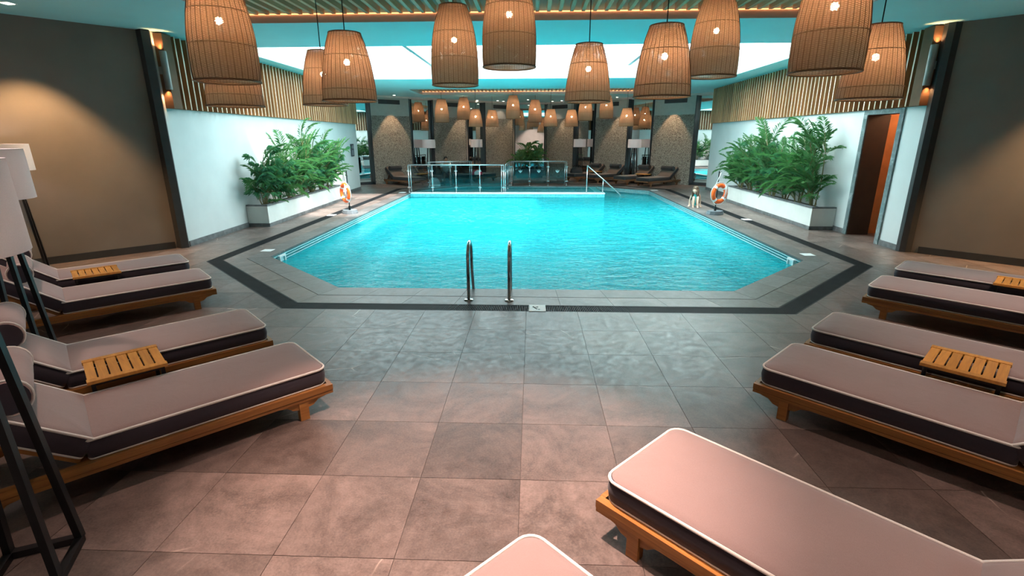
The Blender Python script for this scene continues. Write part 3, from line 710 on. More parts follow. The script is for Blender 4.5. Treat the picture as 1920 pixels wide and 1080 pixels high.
# wall washers over the pebble panels and ceiling downlights
def downlight(x, y, power, lab, deg=70, tgt=None, color=(1, .74, .48), blend=.5, sq=.055, grp='recessed ceiling downlights', r=.05):
    root = empty('downlight', (x, y, ZC), 0, lab, 'downlight', grp)
    m = MB(); m.box(-sq, sq, -sq, sq, -.006, 0); m.build('bezel', 'whitep', root)
    m = MB(); m.box(-sq*.75, sq*.75, -sq*.75, sq*.75, -.010, -.006); m.build('lens', 'downlight', root)
    t = tgt or (x, y, 0)
    spot((x, y, ZC-.03), t, power, color, deg, blend, r, root)
    return root
def washer(pl, f, power, lab, off=.46):
    p, q, d, n = pl; c = p.lerp(q, f); l = c+n*off
    downlight(l.x, l.y, power, lab, 62, (c.x+n.x*.36, c.y+n.y*.36, 0.0), (1, .66, .38), .3, .05, r=.03)
washer(PL[0], .5, 170, 'downlight washing the far left pebble panel'); washer(PL[1], .85, 110, 'downlight washing the second pebble panel from the left')
washer(PL[2], .25, 90, 'downlight washing the pebble panel left of the bush, left lamp'); washer(PL[2], .95, 90, 'downlight washing the pebble panel left of the bush, right lamp')
washer(PR[0], .75, 110, 'downlight washing the pebble panel right of the bush'); washer(PR[1], .8, 120, 'downlight washing the second pebble panel from the right')
washer(PR[2], .5, 170, 'downlight washing the far right pebble panel')

# ================================================================== OBJECTS
# --- sun lounger (local: +x towards the foot, origin on the floor under the middle of the foot end)
SEAT_L, BACK_L, LW, ZT = 1.395, .68, .69, .352
def round_rect(x0, x1, hw, r, n=5, rear=.03):
    pts = []
    for cx, cy, a0, rr in ((x1-r, hw-r, 0, r), (x0+rear, hw-rear, 90, rear), (x0+rear, -hw+rear, 180, rear), (x1-r, -hw+r, 270, r)):
        for k in range(n+1):
            a = math.radians(a0+90*k/n); pts.append((cx+rr*math.cos(a), cy+rr*math.sin(a)))
    return pts
def cushion_mesh(x0, x1, hw, th, r):
    m = MB(); base_ = round_rect(x0, x1, hw, r); n = len(base_)
    cx, cy = (x0+x1)/2, 0
    def ringp(ins, z):
        out = []
        for (x, y) in base_:
            sx = (x-cx); sy = y
            fx = max(0, 1-ins/abs((x1-x0)/2)); fy = max(0, 1-ins/hw)
            out.append((cx+sx*fx, sy*fy, z))
        return out
    rows = [ringp(.012, 0), ringp(0, th*.12), ringp(-.006, th*.5), ringp(0, th*.88), ringp(.008, th*.985), ringp(.05, th+.008), ringp(.12, th+.018), ringp(.22, th+.022)]
    b = 0
    for rw_ in rows: m.v += rw_
    for i in range(len(rows)-1):
        for q in range(n):
            q2 = (q+1) % n; m.f.append([i*n+q, i*n+q2, (i+1)*n+q2, (i+1)*n+q]); m.m.append(1 if i < 4 else 0)
    k = len(rows)-1
    m.f.append([k*n+q for q in range(n)]); m.m.append(0)
    m.f.append([q for q in range(n)][::-1]); m.m.append(1)
    pip = MB(); pip.tube([(x, y, th*.95) for x, y, _ in ringp(-.001, 0)], .0085, 6, 0, True)
    pi2 = MB(); pi2.tube([(x, y, th*.06) for x, y, _ in ringp(.006, 0)], .0075, 6, 0, True)
    return m, (pip, pi2)
def make_lounger():
    root = empty('sun_lounger')
    TL = SEAT_L+BACK_L; zf0, zf1 = .172, .215; th = .134
    for s in (-1, 1):
        m = MB(); m.box(-TL-.02, .02, s*LW/2-.022, s*LW/2+.022, zf0, zf1); m.box(-TL-.02, .02, s*LW/2-.018, s*LW/2+.018, zf0-.026, zf0-.004); m.build('side_rail', 'teak', root)
    m = MB(); m.box(-.005, .025, -LW/2+.022, LW/2-.022, zf0, zf1); m.build('end_rail', 'teak', root)
    m = MB(); m.box(-TL-.025, -TL+.005, -LW/2+.022, LW/2-.022, zf0, zf1); m.build('end_rail', 'teak', root)
    sl = MB(); sl.box(-.035, .035, -LW/2+.022, LW/2-.022, zf1-.022, zf1-.002); me = sl.mesh('bed_slat', 'teak')
    for k in range(13):
        o = bpy.data.objects.new('bed_slat', me); COL.objects.link(o); o.parent = root; o.location = (-.09-k*.11, 0, 0)
    for x in (-.20, -TL+.22):
        for s in (-1, 1):
            y0 = s*(LW/2-.012)
            lg = MB(); lg.box(x-.032, x+.032, y0-.026, y0+.026, 0, zf0-.004); lo = lg.build('leg', 'teak', root)
            b = MB()
            prof = [(-.17, zf0-.005), (-.165, zf0-.035), (-.11, zf0-.045), (-.075, zf0-.075), (-.032, zf0-.085), (-.032, zf0-.005)]
            for mir in (1, -1):
                n = len(prof); vs_ = [(x+mir*px, y0-.016, pz) for px, pz in prof]+[(x+mir*px, y0+.016, pz) for px, pz in prof]
                b.add(vs_, [tuple(range(n)), tuple(range(2*n-1, n-1, -1))]+[(i, (i+1) % n, n+(i+1) % n, n+i) for i in range(n)])
            b.build('bracket', 'teak', lo)
    cm, pp = cushion_mesh(-SEAT_L+.004, 0, LW/2-.005, th, .075)
    c = cm.build('seat_cushion', ['cush', 'cush_side'], root, True, (0, 0, zf1)); smooth_angle(c, 50); [q_.build('piping', 'piping', c, True) for q_ in pp]
    ang = math.radians(38)
    br = bpy.data.objects.new('backrest_pivot', None)
    def tilt(o):
        o.parent = root; o.location = (-SEAT_L-.012, 0, zf1+.012); o.rotation_euler = (0, ang, 0)   # lifts -x
    m = MB(); 
    for s in (-1, 1): m.box(-BACK_L, -.01, s*(LW/2-.06)-.018, s*(LW/2-.06)+.018, -.035, -.005)
    for k in range(5): m.box(-.06-k*.14, -.11-k*.14, -LW/2+.05, LW/2-.05, -.008, 0)
    f = m.build('backrest_frame', 'teak', root); tilt(f)
    cm, pp = cushion_mesh(-BACK_L, -.01, LW/2-.005, th, .03)
    c = cm.build('back_cushion', ['cush', 'cush_side'], root, True); smooth_angle(c, 50); tilt(c); [q_.build('piping', 'piping', c, True) for q_ in pp]
    # bolster
    m = MB(); rr = .098; hl = LW/2-.05; bx, bz = -.455, th+rr*.93
    prof = [(-hl-.012, .0), (-hl-.012, rr*.9), (-hl, rr), (-hl*.5, rr*1.02), (0, rr*1.03), (hl*.5, rr*1.02), (hl, rr), (hl+.012, rr*.9), (hl+.012, 0)]
    n = 20; m.v = [(bx+r_*math.cos(2*PI*q/n), yy, bz+r_*math.sin(2*PI*q/n)) for yy, r_ in prof for q in range(n)]
    for i in range(len(prof)-1):
        for q in range(n):
            q2 = (q+1) % n; m.f.append([i*n+q, i*n+q2, (i+1)*n+q2, (i+1)*n+q]); m.m.append(1 if i in (0, len(prof)-2) else 0)
    bl = m.build('bolster', ['cush', 'cush_side'], root, True); smooth_angle(bl, 45); tilt(bl)
    for yy in (-hl, hl):
        m = MB(); m.tube([(bx+rr*1.0*math.cos(2*PI*q/24), yy, bz+rr*1.0*math.sin(2*PI*q/24)) for q in range(24)], .006, 6, 0, True); m.build('piping', 'piping', bl, True)
    for s in (-1, 1):
        m = MB(); m.bar((-SEAT_L-.40, s*.2, zf1+.20), (-SEAT_L-.55, s*.2, zf1-.03), .03, .03); m.build('prop_strut', 'teak', root)
    return root
LG = make_lounger()
MT['cush_far'] = fabric('shaded_brown_canvas', (.13, .085, .066)); MT['cush_far_side'] = fabric('shaded_charcoal_canvas', (.022, .022, .026)); MT['teak_far'] = wood('shaded_teak', (.13, .05, .02), (.24, .105, .045), (1.5, 30, 30), .45)  # same lounger; shade at the far end put into darker canvas and teak
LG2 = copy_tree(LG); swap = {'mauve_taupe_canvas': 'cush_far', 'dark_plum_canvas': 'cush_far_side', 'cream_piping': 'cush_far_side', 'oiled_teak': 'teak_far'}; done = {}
def shade_copy(o):
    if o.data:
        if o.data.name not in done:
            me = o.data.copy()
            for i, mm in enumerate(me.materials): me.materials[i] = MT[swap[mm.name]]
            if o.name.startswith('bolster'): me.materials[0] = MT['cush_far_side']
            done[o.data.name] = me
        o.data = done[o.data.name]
    for ch in o.children: shade_copy(ch)
shade_copy(LG2)
used = [False]; used2 = [False]
def far_lounger(x, y, ang, label, group):
    o = LG2 if not used2[0] else copy_tree(LG2); used2[0] = True
    o.location = (x, y, 0); o.rotation_euler = (0, 0, math.radians(ang)); tag(o, label, 'sun lounger', group); return o
def lounger(x, y, ang, label, group):
    o = LG if not used[0] else copy_tree(LG); used[0] = True
    o.location = (x, y, 0); o.rotation_euler = (0, 0, math.radians(ang)); tag(o, label, 'sun lounger', group); return o
gl = 'sun loungers on the left side'; gr = 'sun loungers on the right side'
lounger(-1.74, 3.585, 45, 'nearest left lounger with mauve cushion, its bolster beside the black lamp legs', gl)
lounger(-2.60, 4.40, 45, 'left lounger just behind the nearest one, small teak table resting against its side', gl)
lounger(-4.09, 5.975, 45, 'third left lounger from the camera, in front of the one by the dark wall', gl)
lounger(-4.92, 6.80, 45, 'furthest left lounger, closest to the dark wall and the white wall corner', gl)
lounger(1.93, 3.71, 135, 'right lounger fully in front of the teak table, third from the bottom edge', gr)
lounger(2.70, 4.505, 135, 'right lounger behind the slatted teak table at the right edge', gr)
lounger(4.06, 5.91, 135, 'right lounger second from the right dark wall', gr)
lounger(4.89, 6.71, 135, 'furthest right lounger along the right dark wall', gr)
lounger(.61, 2.40, 135, 'large pale lounger filling the lower right corner of the picture', gr)
lounger(-.23, 1.55, 135, 'lounger showing only its foot corner at the bottom centre edge', gr)
gf = 'sun loungers by the far mirrored wall'
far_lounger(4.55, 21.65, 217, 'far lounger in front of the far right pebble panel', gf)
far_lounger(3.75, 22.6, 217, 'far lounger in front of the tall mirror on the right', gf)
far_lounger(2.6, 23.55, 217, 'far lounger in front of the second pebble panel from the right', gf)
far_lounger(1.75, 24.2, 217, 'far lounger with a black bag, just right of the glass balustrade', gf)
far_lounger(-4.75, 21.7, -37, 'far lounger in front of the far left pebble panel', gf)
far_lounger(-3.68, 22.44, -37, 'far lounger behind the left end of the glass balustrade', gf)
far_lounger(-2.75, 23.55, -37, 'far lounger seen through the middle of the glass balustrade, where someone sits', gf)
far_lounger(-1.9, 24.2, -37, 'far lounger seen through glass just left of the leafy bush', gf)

# --- small teak side table
def make_table():
    root = empty('side_table'); h = .435; a, b = .225, .205
    for s in (-1, 1):
        m = MB(); m.box(-a, a, s*b-.028, s*b+.028, h-.022, h); m.build('edge_board', 'teak_top', root)
    n = 7; w_ = 2*a/n
    for k in range(n):
        m = MB(); m.box(-a+k*w_+.005, -a+(k+1)*w_-.005, -b+.028, b-.028, h-.024, h-.003); m.build('slat', 'teak_top', root)
    for sx in (-1, 1):
        m = MB()
        for sy in (-1, 1): m.box(sx*(a-.03)-.012, sx*(a-.03)+.012, sy*(b-.02)-.012, sy*(b-.02)+.012, 0, h-.024)
        m.box(sx*(a-.03)-.012, sx*(a-.03)+.012, -b+.02, b-.02, 0, .024); m.box(sx*(a-.03)-.012, sx*(a-.03)+.012, -b+.02, b-.02, h-.05, h-.024)
        m.build('leg_frame', 'black', root)
    for sy in (-1, 1):
        m = MB(); m.box(-a+.04, a-.04, sy*(b-.02)-.01, sy*(b-.02)+.01, h-.05, h-.026); m.build('apron', 'black', root)
    return root
TB = make_table(); tused = [False]
def table(x, y, ang, label):
    o = TB if not tused[0] else copy_tree(TB); tused[0] = True
    o.location = (x, y, 0); o.rotation_euler = (0, 0, math.radians(ang)); tag(o, label, 'side table', 'small teak side tables')
table(-2.90, 3.20, 45, 'slatted teak side table between the two nearest left loungers')
table(-5.25, 5.70, 45, 'slatted teak side table between the two furthest left loungers')
table(3.08, 3.40, 135, 'slatted teak side table at the right edge between two right loungers')
table(5.37, 5.52, 135, 'slatted teak side table partly cut off by the right edge near the dark wall')
table(1.12, 1.06, 135, 'slatted teak side table whose corner just shows at the bottom right edge')
table(4.86, 22.86, 217, 'small teak table between the two far loungers nearest the far right panel')
table(2.98, 24.66, 217, 'small teak table between the two far loungers right of the bush')
table(-4.98, 22.95, -37, 'small teak table beside the far left lounger')

# --- floor lamps
def make_lamp():
    root = empty('floor_lamp'); zt = 1.54; hb, ht = .14, .06
    for sx, sy in ((-1, -1), (1, -1), (1, 1), (-1, 1)):
        m = MB(); m.bar((sx*hb, sy*hb, .02), (sx*ht, sy*ht, zt), .042, .03); m.build('leg', 'black', root)
    for (p, q) in (((-1, -1), (1, -1)), ((1, -1), (1, 1)), ((1, 1), (-1, 1)), ((-1, 1), (-1, -1))):
        m = MB(); m.bar((p[0]*hb, p[1]*hb, .018), (q[0]*hb, q[1]*hb, .018), .036, .036); m.build('base_bar', 'black', root)
        m = MB(); m.bar((p[0]*ht, p[1]*ht, zt-.015), (q[0]*ht, q[1]*ht, zt-.015), .03, .03); m.build('top_bar', 'black', root)
    m = MB(); m.lathe([(.30, 1.52), (.297, 1.70), (.293, 1.89), (.289, 1.89), (.292, 1.70), (.296, 1.52), (.30, 1.52)], 40); s = m.build('lamp_shade', 'shade', root, True); smooth_angle(s, 50)
    m = MB()
    for k in range(3):
        a = 2*PI*k/3; m.tube([(0, 0, 1.86), (.29*math.cos(a), .29*math.sin(a), 1.86)], .005, 5)
    m.tube([(0, 0, zt-.02), (0, 0, 1.86)], .012, 8); m.build('shade_support', 'black', root)
    m = MB(); m.ball((0, 0, 1.72), .045, 10); m.build('bulb', 'lampbulb', root, True)
    return root
LP = make_lamp(); lused = [False]
def flamp(x, y, ang, label):
    o = LP if not lused[0] else copy_tree(LP); lused[0] = True
    o.location = (x, y, 0); o.rotation_euler = (0, 0, math.radians(ang)); tag(o, label, 'floor lamp', 'white shaded floor lamps on black frames')
flamp(-2.345, 1.83, 25, 'nearest floor lamp, its black legs cut by the bottom left corner')
flamp(-4.165, 3.72, 25, 'floor lamp standing behind the second left lounger, white shade at the left edge')
flamp(-7.59, 7.22, 40, 'furthest left floor lamp, standing against the dark wall')
for px, side, lab in ((804, 0, 'far floor lamp in front of the mirror beside the far left panel'), (893, 0, 'far floor lamp in front of the narrow mirror left of the bush'),
                      (1087, 1, 'far floor lamp in front of the narrow mirror right of the bush'), (1190, 1, 'far floor lamp in front of the mirror beside the far right panel')):
    A, B = ((FA, FB), (FC, FD))[side]; d = (Vector(B)-Vector(A)).normalized(); n = Vector((d.y, -d.x))
    p = hit(px, 270, Vector(A)+n*.62, Vector(B)+n*.62); flamp(p.x, p.y, 20, lab)

# --- wicker pendant lamps
def make_pendant(tall):
    h = .90 if tall else .68; rb = .285
    root = empty('wicker_pendant')
    if tall: prof = [(.285, 0), (.29, .08), (.29, .25), (.282, .40), (.262, .56), (.232, .70), (.195, .82), (.165, .90)]
    else: prof = [(.288, 0), (.286, .06), (.277, .18), (.258, .32), (.232, .46), (.20, .58), (.165, .68)]
    def rad(z):
        for (r0, z0), (r1, z1) in zip(prof, prof[1:]):
            if z <= z1: return r0+(r1-r0)*(z-z0)/(z1-z0)
        return prof[-1][0]
    N = 28; fine = [(rad(h*k/N), h*k/N) for k in range(N+1)]
    m = MB(); m.lathe(fine, 48, 0, (0, 0, 0), True)
    cut = .34 if tall else .16
    m.m = [1 if (i//48)/N < cut else 0 for i in range(len(m.f))]
    sh = m.build('woven_shade', ['wicker', 'wicker_low'], root, True)
    m = MB()
    for k in range(32):
        a = 2*PI*k/32; m.tube([((r_+.002)*math.cos(a), (r_+.002)*math.sin(a), z) for r_, z in fine[::3]+[fine[-1]]], 0.0028, 4)
    m.build('ribs', 'rib', sh)
    for z, t in ((0, .009), (h*cut, .004), (h*.66, .004), (h, .007)):
        m = MB(); m.tube([((rad(z)+.002)*math.cos(2*PI*q/40), (rad(z)+.002)*math.sin(2*PI*q/40), z) for q in range(40)], t, 6, 0, True); m.build('rim', 'rib', root, True)
    m = MB()
    for a in (0, PI/2): m.tube([(rad(h)*math.cos(a), rad(h)*math.sin(a), h-.005), (-rad(h)*math.cos(a), -rad(h)*math.sin(a), h-.005)], .005, 5)
    m.build('spider_wire', 'black', root)
    zb = h*.58
    m = MB(); m.tube([(0, 0, zb+.05), (0, 0, h*1.0)], .014, 8); m.build('socket', 'black', root)
    m = MB(); m.ball((0, 0, zb), .034, 12); m.build('bulb', 'bulb', root, True)
    return root, h
PT, PH = {}, {}
for k in (True, False): PT[k], PH[k] = make_pendant(k)
pused = {True: False, False: False}
def pendant(px, bot, wpx, tall, label, group, dia=.575):
    k = dia*F/wpx; p = CAM + ray(px, bot)*k
    o = PT[tall] if not pused[tall] else copy_tree(PT[tall]); pused[tall] = True
    o.location = p; o.rotation_euler = (0, 0, random.uniform(0, 6)); tag(o, label, 'pendant lamp', group)
    m = MB(); m.tube([(0, 0, PH[tall]), (0, 0, ZC+.25-p.z)], .006, 6); m.build('cord', 'black', o)
gn = 'wicker pendant lamps over the loungers'
for a in [(428, 153, 113, True, 'large wicker pendant at far left, overlapping the slatted wall panel'),
          (443, 199, 97, False, 'wicker pendant half hidden below the large far left one'),
          (611, 197, 78, False, 'wicker pendant tucked behind the left of the overlapping pair'),
          (657, 189, 97, False, 'wicker pendant in front of the overlapping left pair'),
          (854, 160, 85, True, 'slim tall wicker pendant left of the centre one'),
          (955, 126, 98, True, 'tall wicker pendant at the top centre against the skylight'),
          (1101, 191, 83, False, 'wicker pendant right of centre hanging over the far lamps'),
          (1240, 182, 102, False, 'wide wicker pendant in front of the slim one on the right'),
          (1334, 144, 86, True, 'tall wicker pendant right beside the wide one, cut by the top edge'),
          (1545, 136, 122, True, 'largest wicker pendant on the right, cut by the top edge'),
          (1627, 186, 105, False, 'orange glowing wicker pendant furthest right against the slats')]: pendant(*a, gn)
gfp = 'small looking wicker pendants at the far end of the pool'
for a in [(829, 229.5, 26, True, 'leftmost far wicker pendant'), (870, 224, 24.5, True, 'second far wicker pendant from the left, warm orange'),
          (892, 237.5, 26, False, 'third far wicker pendant from the left, hanging low'), (923, 237, 24.5, False, 'fourth far wicker pendant from the left, hanging low'),
          (962, 222.5, 26, True, 'far wicker pendant hanging highest near the centre'), (1003, 229, 25, True, 'far wicker pendant in front of the centre mirror'),
          (1032, 237, 25.5, False, 'far wicker pendant low to the right of the centre mirror'), (1071, 237, 25, False, 'far wicker pendant glowing orange right of centre'),
          (1097, 226, 26, True, 'far wicker pendant partly hidden below a large near pendant'), (1136, 222, 25.5, True, 'far wicker pendant second from the right'),
          (1174, 236.5, 27, False, 'rightmost far wicker pendant')]: pendant(*a, gfp)

# --- wall sconces at the near ends of the slatted panels
for x, y, sx, lab in ((-6.36, 9.23, 1, 'grey cylinder wall sconce beside the left slatted panel'), (6.50, 9.24, -1, 'grey cylinder wall sconce beside the right slatted panel')):
    root = empty('wall_sconce', (x, y, 0), 0, lab, 'wall lamp', 'up and down wall sconces')
    m = MB(); m.lathe([(.0, 2.78), (.052, 2.78), (.055, 2.80), (.055, 3.38), (.052, 3.40), (0, 3.40)], 20); c = m.build('cylinder', 'greymetal', root, True); smooth_angle(c, 40)
    m = MB(); m.box(-sx*.10, -sx*.04, -.03, .03, 3.03, 3.15) if sx < 0 else m.box(-.10, -.04, -.03, .03, 3.03, 3.15); m.build('bracket', 'greymetal', root)
    for z, tz in ((3.42, 4.5), (2.76, 1.5)):
        spot((x-sx*.02, y-.03, z), (x-sx*.10, y-.06, tz), 9, (1, .52, .22), 100, .5, .03, root)

# --- ladder rails
root = empty('pool_ladder', (-.53, 6.05, 0), 0, 'pair of polished steel ladder rails at the near pool edge', 'pool ladder')
for x in (-.255, .255):
    pts = [(x, 0, 0), (x, 0, .52)]
    for k in range(11):
        a = PI*k/10; pts.append((x, .19-.19*math.cos(a), .52+.19*math.sin(a)))
    pts += [(x, .40, .3), (x, .56, -.1), (x, .60, -.5), (x, .60, -.95)]
    m = MB(); m.tube(pts, .0215, 12); r_ = m.build('rail', 'chrome', root, True)
    m = MB(); m.lathe([(.0, .018), (.045, .018), (.06, .010), (.062, 0)], 20, 0, (x, 0, .002)); m.build('flange', 'chrome', r_, True)
for z in (-.35, -.6, -.85):
    m = MB(); m.box(-.24, .24, .56, .64, z-.015, z+.015); m.build('tread', 'steel', root)

# --- white marker plates
def plate(x, y, w_, d, rz, lab, marks=True, z=.003):
    root = empty('marker_plate', (x, y, z), rz, lab, 'sign plate', 'white marker plates in the deck')
    m = MB(); m.box(-w_/2, w_/2, -d/2, d/2, 0, .006); m.build('plate', 'sign', root)
    if marks:
        m = MB(); 
        m.disc((-.045, .03, .0065), .014, 12); m.tube([(-.05, .045, .006), (-.02, -.02, .006)], .007, 5); m.tube([(-.02, .02, .006), (.01, .035, .006)], .006, 5); m.tube([(-.02, -.02, .006), (-.0, -.045, .006)], .006, 5)
        m.tube([(.01, -.05, .006), (.03, -.05, .006)], .005, 5); m.build('pictogram', 'ink', root)
plate(.075, 5.755, .20, .235, 0, 'white plate with a small dark pictogram set in the near drain', True, .0)
plate(-4.80, 8.83, .19, .19, 0, 'blank looking white plate on the left deck corner', False)
plate(4.80, 8.79, .19, .19, 0, 'blank looking white plate on the right deck corner', False)
plate(4.72, 20.0, .26, .3, 0, 'white plate by the far right corner of the pool', False)
plate(-4.85, 19.0, .24, .28, 0, 'white plate by the left end of the glass balustrade', False)
plate(5.33, 12.75, .19, .22, 0, 'white plate set in the right drain', False)
plate(-5.30, 13.2, .19, .22, 0, 'white plate set in the left drain', False)
# pool corner light boxes
for x, y, a, lab in ((-4.50, 8.72, 0, 'framed underwater light box in the left pool corner'), (4.51, 8.72, PI, 'framed underwater light box in the right pool corner')):
    root = empty('pool_light', (x, y, 0), a, lab, 'pool light')
    m = MB(); m.box(-.02, .03, -.11, -.08, -.30, -.05); m.box(-.02, .03, .08, .11, -.30, -.05); m.box(-.02, .03, -.08, .08, -.08, -.05); m.box(-.02, .03, -.08, .08, -.30, -.27); m.build('frame', 'whitep', root)
    m = MB(); m.box(-.02, .005, -.08, .08, -.27, -.08); m.build('lens', 'frost', root)

# --- planters and palms
def planter(A, B, side, y0, y1, w_, lab):
    hz = .47
    xa, xb = wally(A, B, y0), wally(A, B, y1); s = side
    root = empty('planter_box', ((xa+xb)/2, (y0+y1)/2, 0), 0, lab, 'planter', 'white planter boxes along the walls'); c = root.location
    def ring(i0, i1, z0, z1, nm, mat):
        m = MB()
        def pt(x, y): return (x-c.x, y-c.y)
        f0 = -s*(w_+i1); f1 = -s*(w_+i1-.1-i0)
        q = [(f0, y0-i1, y0-i1+.1), ]
        m.prism([pt(xa-s*.01, y0-i1), pt(xa+f0, y0-i1), pt(xa+f0, y0-i1+.1), pt(xa-s*.01, y0-i1+.1)], z0, z1)
        m.prism([pt(xb-s*.01, y1+i1), pt(xb+f0, y1+i1), pt(xb+f0, y1+i1-.1), pt(xb-s*.01, y1+i1-.1)], z0, z1)
        m.prism([pt(xa+f0, y0-i1+.1), pt(xb+f0, y1+i1-.1), pt(xb+f0+s*.1, y1+i1-.1), pt(xa+f0+s*.1, y0-i1+.1)], z0, z1)
        return m.build(nm, mat, root)
    ring(0, .012, 0, .08, 'plinth', 'plinth'); ring(0, 0, .08, hz, 'box_wall', 'planter'); ring(0, .01, hz, hz+.03, 'coping', 'plinth')
    m = MB(); m.prism([(xa-c.x-s*.01, y0+.05-c.y), (xa-c.x-s*(w_-.05), y0+.05-c.y), (xb-c.x-s*(w_-.05), y1-.05-c.y), (xb-c.x-s*.01, y1-.05-c.y)], hz-.2, hz-.05); m.build('soil', 'soil', root)
planter(WL0, WL1, -1, 11.38, 16.55, .50, 'long white planter box with grey coping on the left wall')
planter(WR0, WR1, 1, 11.33, 16.55, .52, 'long white planter box with grey coping on the right wall')
def frond_mesh(L, droop, nl, ll, up, seed, mat):
    nl = 30; ll *= .82; L *= 1.12
    rnd = random.Random(seed); m = MB(); pts = []; a = up; p = Vector((0, 0, 0)); N = 14
    for k in range(N+1):
        pts.append(p.copy()); p = p+Vector((math.cos(a), 0, math.sin(a)))*(L/N); a -= droop/N*(.4+1.2*k/N)
    m.tube(pts, [.008*(1-.8*k/N) for k in range(N+1)], 4, 1)
    for k in range(nl):
        t = .22+.78*k/(nl-1); i = min(int(t*N), N-1); f = t*N-i; q = pts[i].lerp(pts[i+1], f); tg = (pts[i+1]-pts[i]).normalized(); nu = Vector((-tg.z, 0, tg.x))
        ln = ll*math.sin(PI*(.12+.80*t))*(.85+.3*rnd.random())+.03
        for s in (-1, 1):
            sp_ = math.radians(48+rnd.uniform(-8, 8)*1-22*t); dr = tg*math.cos(sp_)+Vector((0, s, 0))*math.sin(sp_)+nu*rnd.uniform(.05, .3)
            dr.normalize(); w0 = .0080*(1-.35*t); sd = dr.cross(nu).normalized()*w0
            m1 = q+dr*ln*.45; e = q+dr*ln+Vector((0, 0, -ln*rnd.uniform(.15, .42)))
            m.add([q, m1+sd, e, m1-sd], [(0, 1, 2), (0, 2, 3)], 0)
    return m.mesh('frond', [mat, 'stem'])
FR = [frond_mesh(L, dr, 24, ll, up, i, 'leaf') for i, (L, dr, ll, up) in enumerate([(1.05, 1.5, .30, 1.25), (.9, 1.1, .27, 1.05), (1.2, 1.9, .32, 1.4), (.75, 1.0, .25, .75), (.95, 2.0, .28, 1.0), (1.15, .9, .30, 1.42)])]
def fan_mesh(L, up, seed):
    rnd = random.Random(seed); m = MB(); pts = []; a = up; p = Vector((0, 0, 0))
    for k in range(7): pts.append(p.copy()); p = p+Vector((math.cos(a), 0, math.sin(a)))*(L/6); a -= .12
    m.tube(pts, .006, 4, 1); q = pts[-1]; tg = (pts[-1]-pts[-2]).normalized(); nu = Vector((-tg.z, 0, tg.x))
    for k in range(11):
        an = math.radians(-105+21*k); dr = tg*math.cos(an)+Vector((0, 1, 0))*math.sin(an); ln = .30*(1-.25*abs(k-5)/5)*(.9+.2*rnd.random())
        sd = dr.cross(nu).normalized()*.018; m1 = q+dr*ln*.5+nu*.02; e = q+dr*ln-Vector((0, 0, .10+.06*rnd.random()))
        m.add([q, m1+sd, e, m1-sd], [(0, 1, 2), (0, 2, 3)], 0)
    return m.mesh('frond', ['leaf2', 'stem'])
FN = [fan_mesh(.5, 1.2, 1), fan_mesh(.65, 1.35, 2), fan_mesh(.4, .8, 3)]
def palm(x, y, h, nst, nfr, label, group, side, fan=.0, z=.42, spread=1.0, seed=0, sc=1.0, cat='palm plant', wallx=None):
    rnd = random.Random(seed); root = empty('areca_palm' if fan < .5 else 'fan_palm', (x, y, z), 0, label, cat, group)
    def ok(o):          # fronds stay on the room side of the wall
        if wallx is None: return True
        mm = Matrix.LocRotScale(o.location, o.rotation_euler, o.scale)
        return all(side*(x+(mm @ Vector(c)).x-wallx) < -.01 for c in o.bound_box)
    for s in range(nst):
        a = rnd.uniform(0, 2*PI); tx, ty = .08*math.cos(a)*spread, .20*math.sin(a)*spread; hh = h*(1-.85*s/nst)*rnd.uniform(.85, 1.1)
        top = Vector((tx*1.6-side*(.04+.06*hh), ty*1.9, hh)); m = MB(); m.tube([(tx*.4, ty*.4, -.03), (tx, ty, hh*.5), top], [.014, .012, .008], 6); st = m.build('stem', 'stem', root)
        for k in range(nfr):
            usef = rnd.random() < fan; me = rnd.choice(FN if usef else FR); an = 2*PI*(k+rnd.random()*.7)/nfr
            o = bpy.data.objects.new('frond', me); COL.objects.link(o); o.parent = root
            fz = rnd.uniform(.25, 1.0) if k > 1 else 1; q = sc*rnd.uniform(.65, 1.0)
            o.location = (top.x*fz, top.y*fz, top.z*fz)
            for tr in range(14):
                o.rotation_euler = (rnd.uniform(-.25, .25), rnd.uniform(-.35, .30), an); o.scale = (q, q, q)
                if ok(o): break
                an += .5; q *= .96
    for k in range(5):      # low fronds leaning into the room
        o = bpy.data.objects.new('frond', rnd.choice(FN if rnd.random() < fan else FR)); COL.objects.link(o); o.parent = root
        o.location = (0, rnd.uniform(-.2, .2), rnd.uniform(.05, .35)); q = sc*rnd.uniform(.6, .8); o.scale = (q, q, q)
        o.rotation_euler = (0, rnd.uniform(.0, .35), (PI if side > 0 else 0)+rnd.uniform(-.9, .9)+(rnd.uniform(0, 6) if side == 0 else 0))
    return root
gpL = 'palms in the left planter'; gpR = 'palms in the right planter'
yl = [11.75, 12.45, 13.2, 13.95, 14.7, 15.4, 16.1]
ll_ = ['leafy fan palm at the near end of the left planter', 'second palm from the near end of the left planter', 'third palm along the left planter', 'tall palm in the middle of the left planter with fronds reaching up the wall',
       'sunlit palm just past the middle of the left planter', 'sunlit palm second from the far end of the left planter', 'brightest sunlit palm at the far end of the left planter']
for i, yy in enumerate(yl): palm(wally(WL0, WL1, yy)+.27, yy, (.95, .85, 1.0, 1.25, 1.0, 1.05, 1.0)[i], 7, 7, ll_[i], gpL, -1, (.75, .55, .3, .2, .35, .3, .3)[i], seed=20+i, sc=.92, wallx=wally(WL0, WL1, yy))
yr = [11.8, 12.5, 13.2, 13.95, 14.7, 15.4, 16.1]
lr_ = ['tallest upright palm at the near end of the right planter beside the doorway', 'second palm from the near end of the right planter', 'third palm along the right planter', 'palm in the middle of the right planter with a raised frond',
       'palm just past the middle of the right planter', 'palm second from the far end of the right planter', 'palm with long arching fronds at the far end of the right planter']
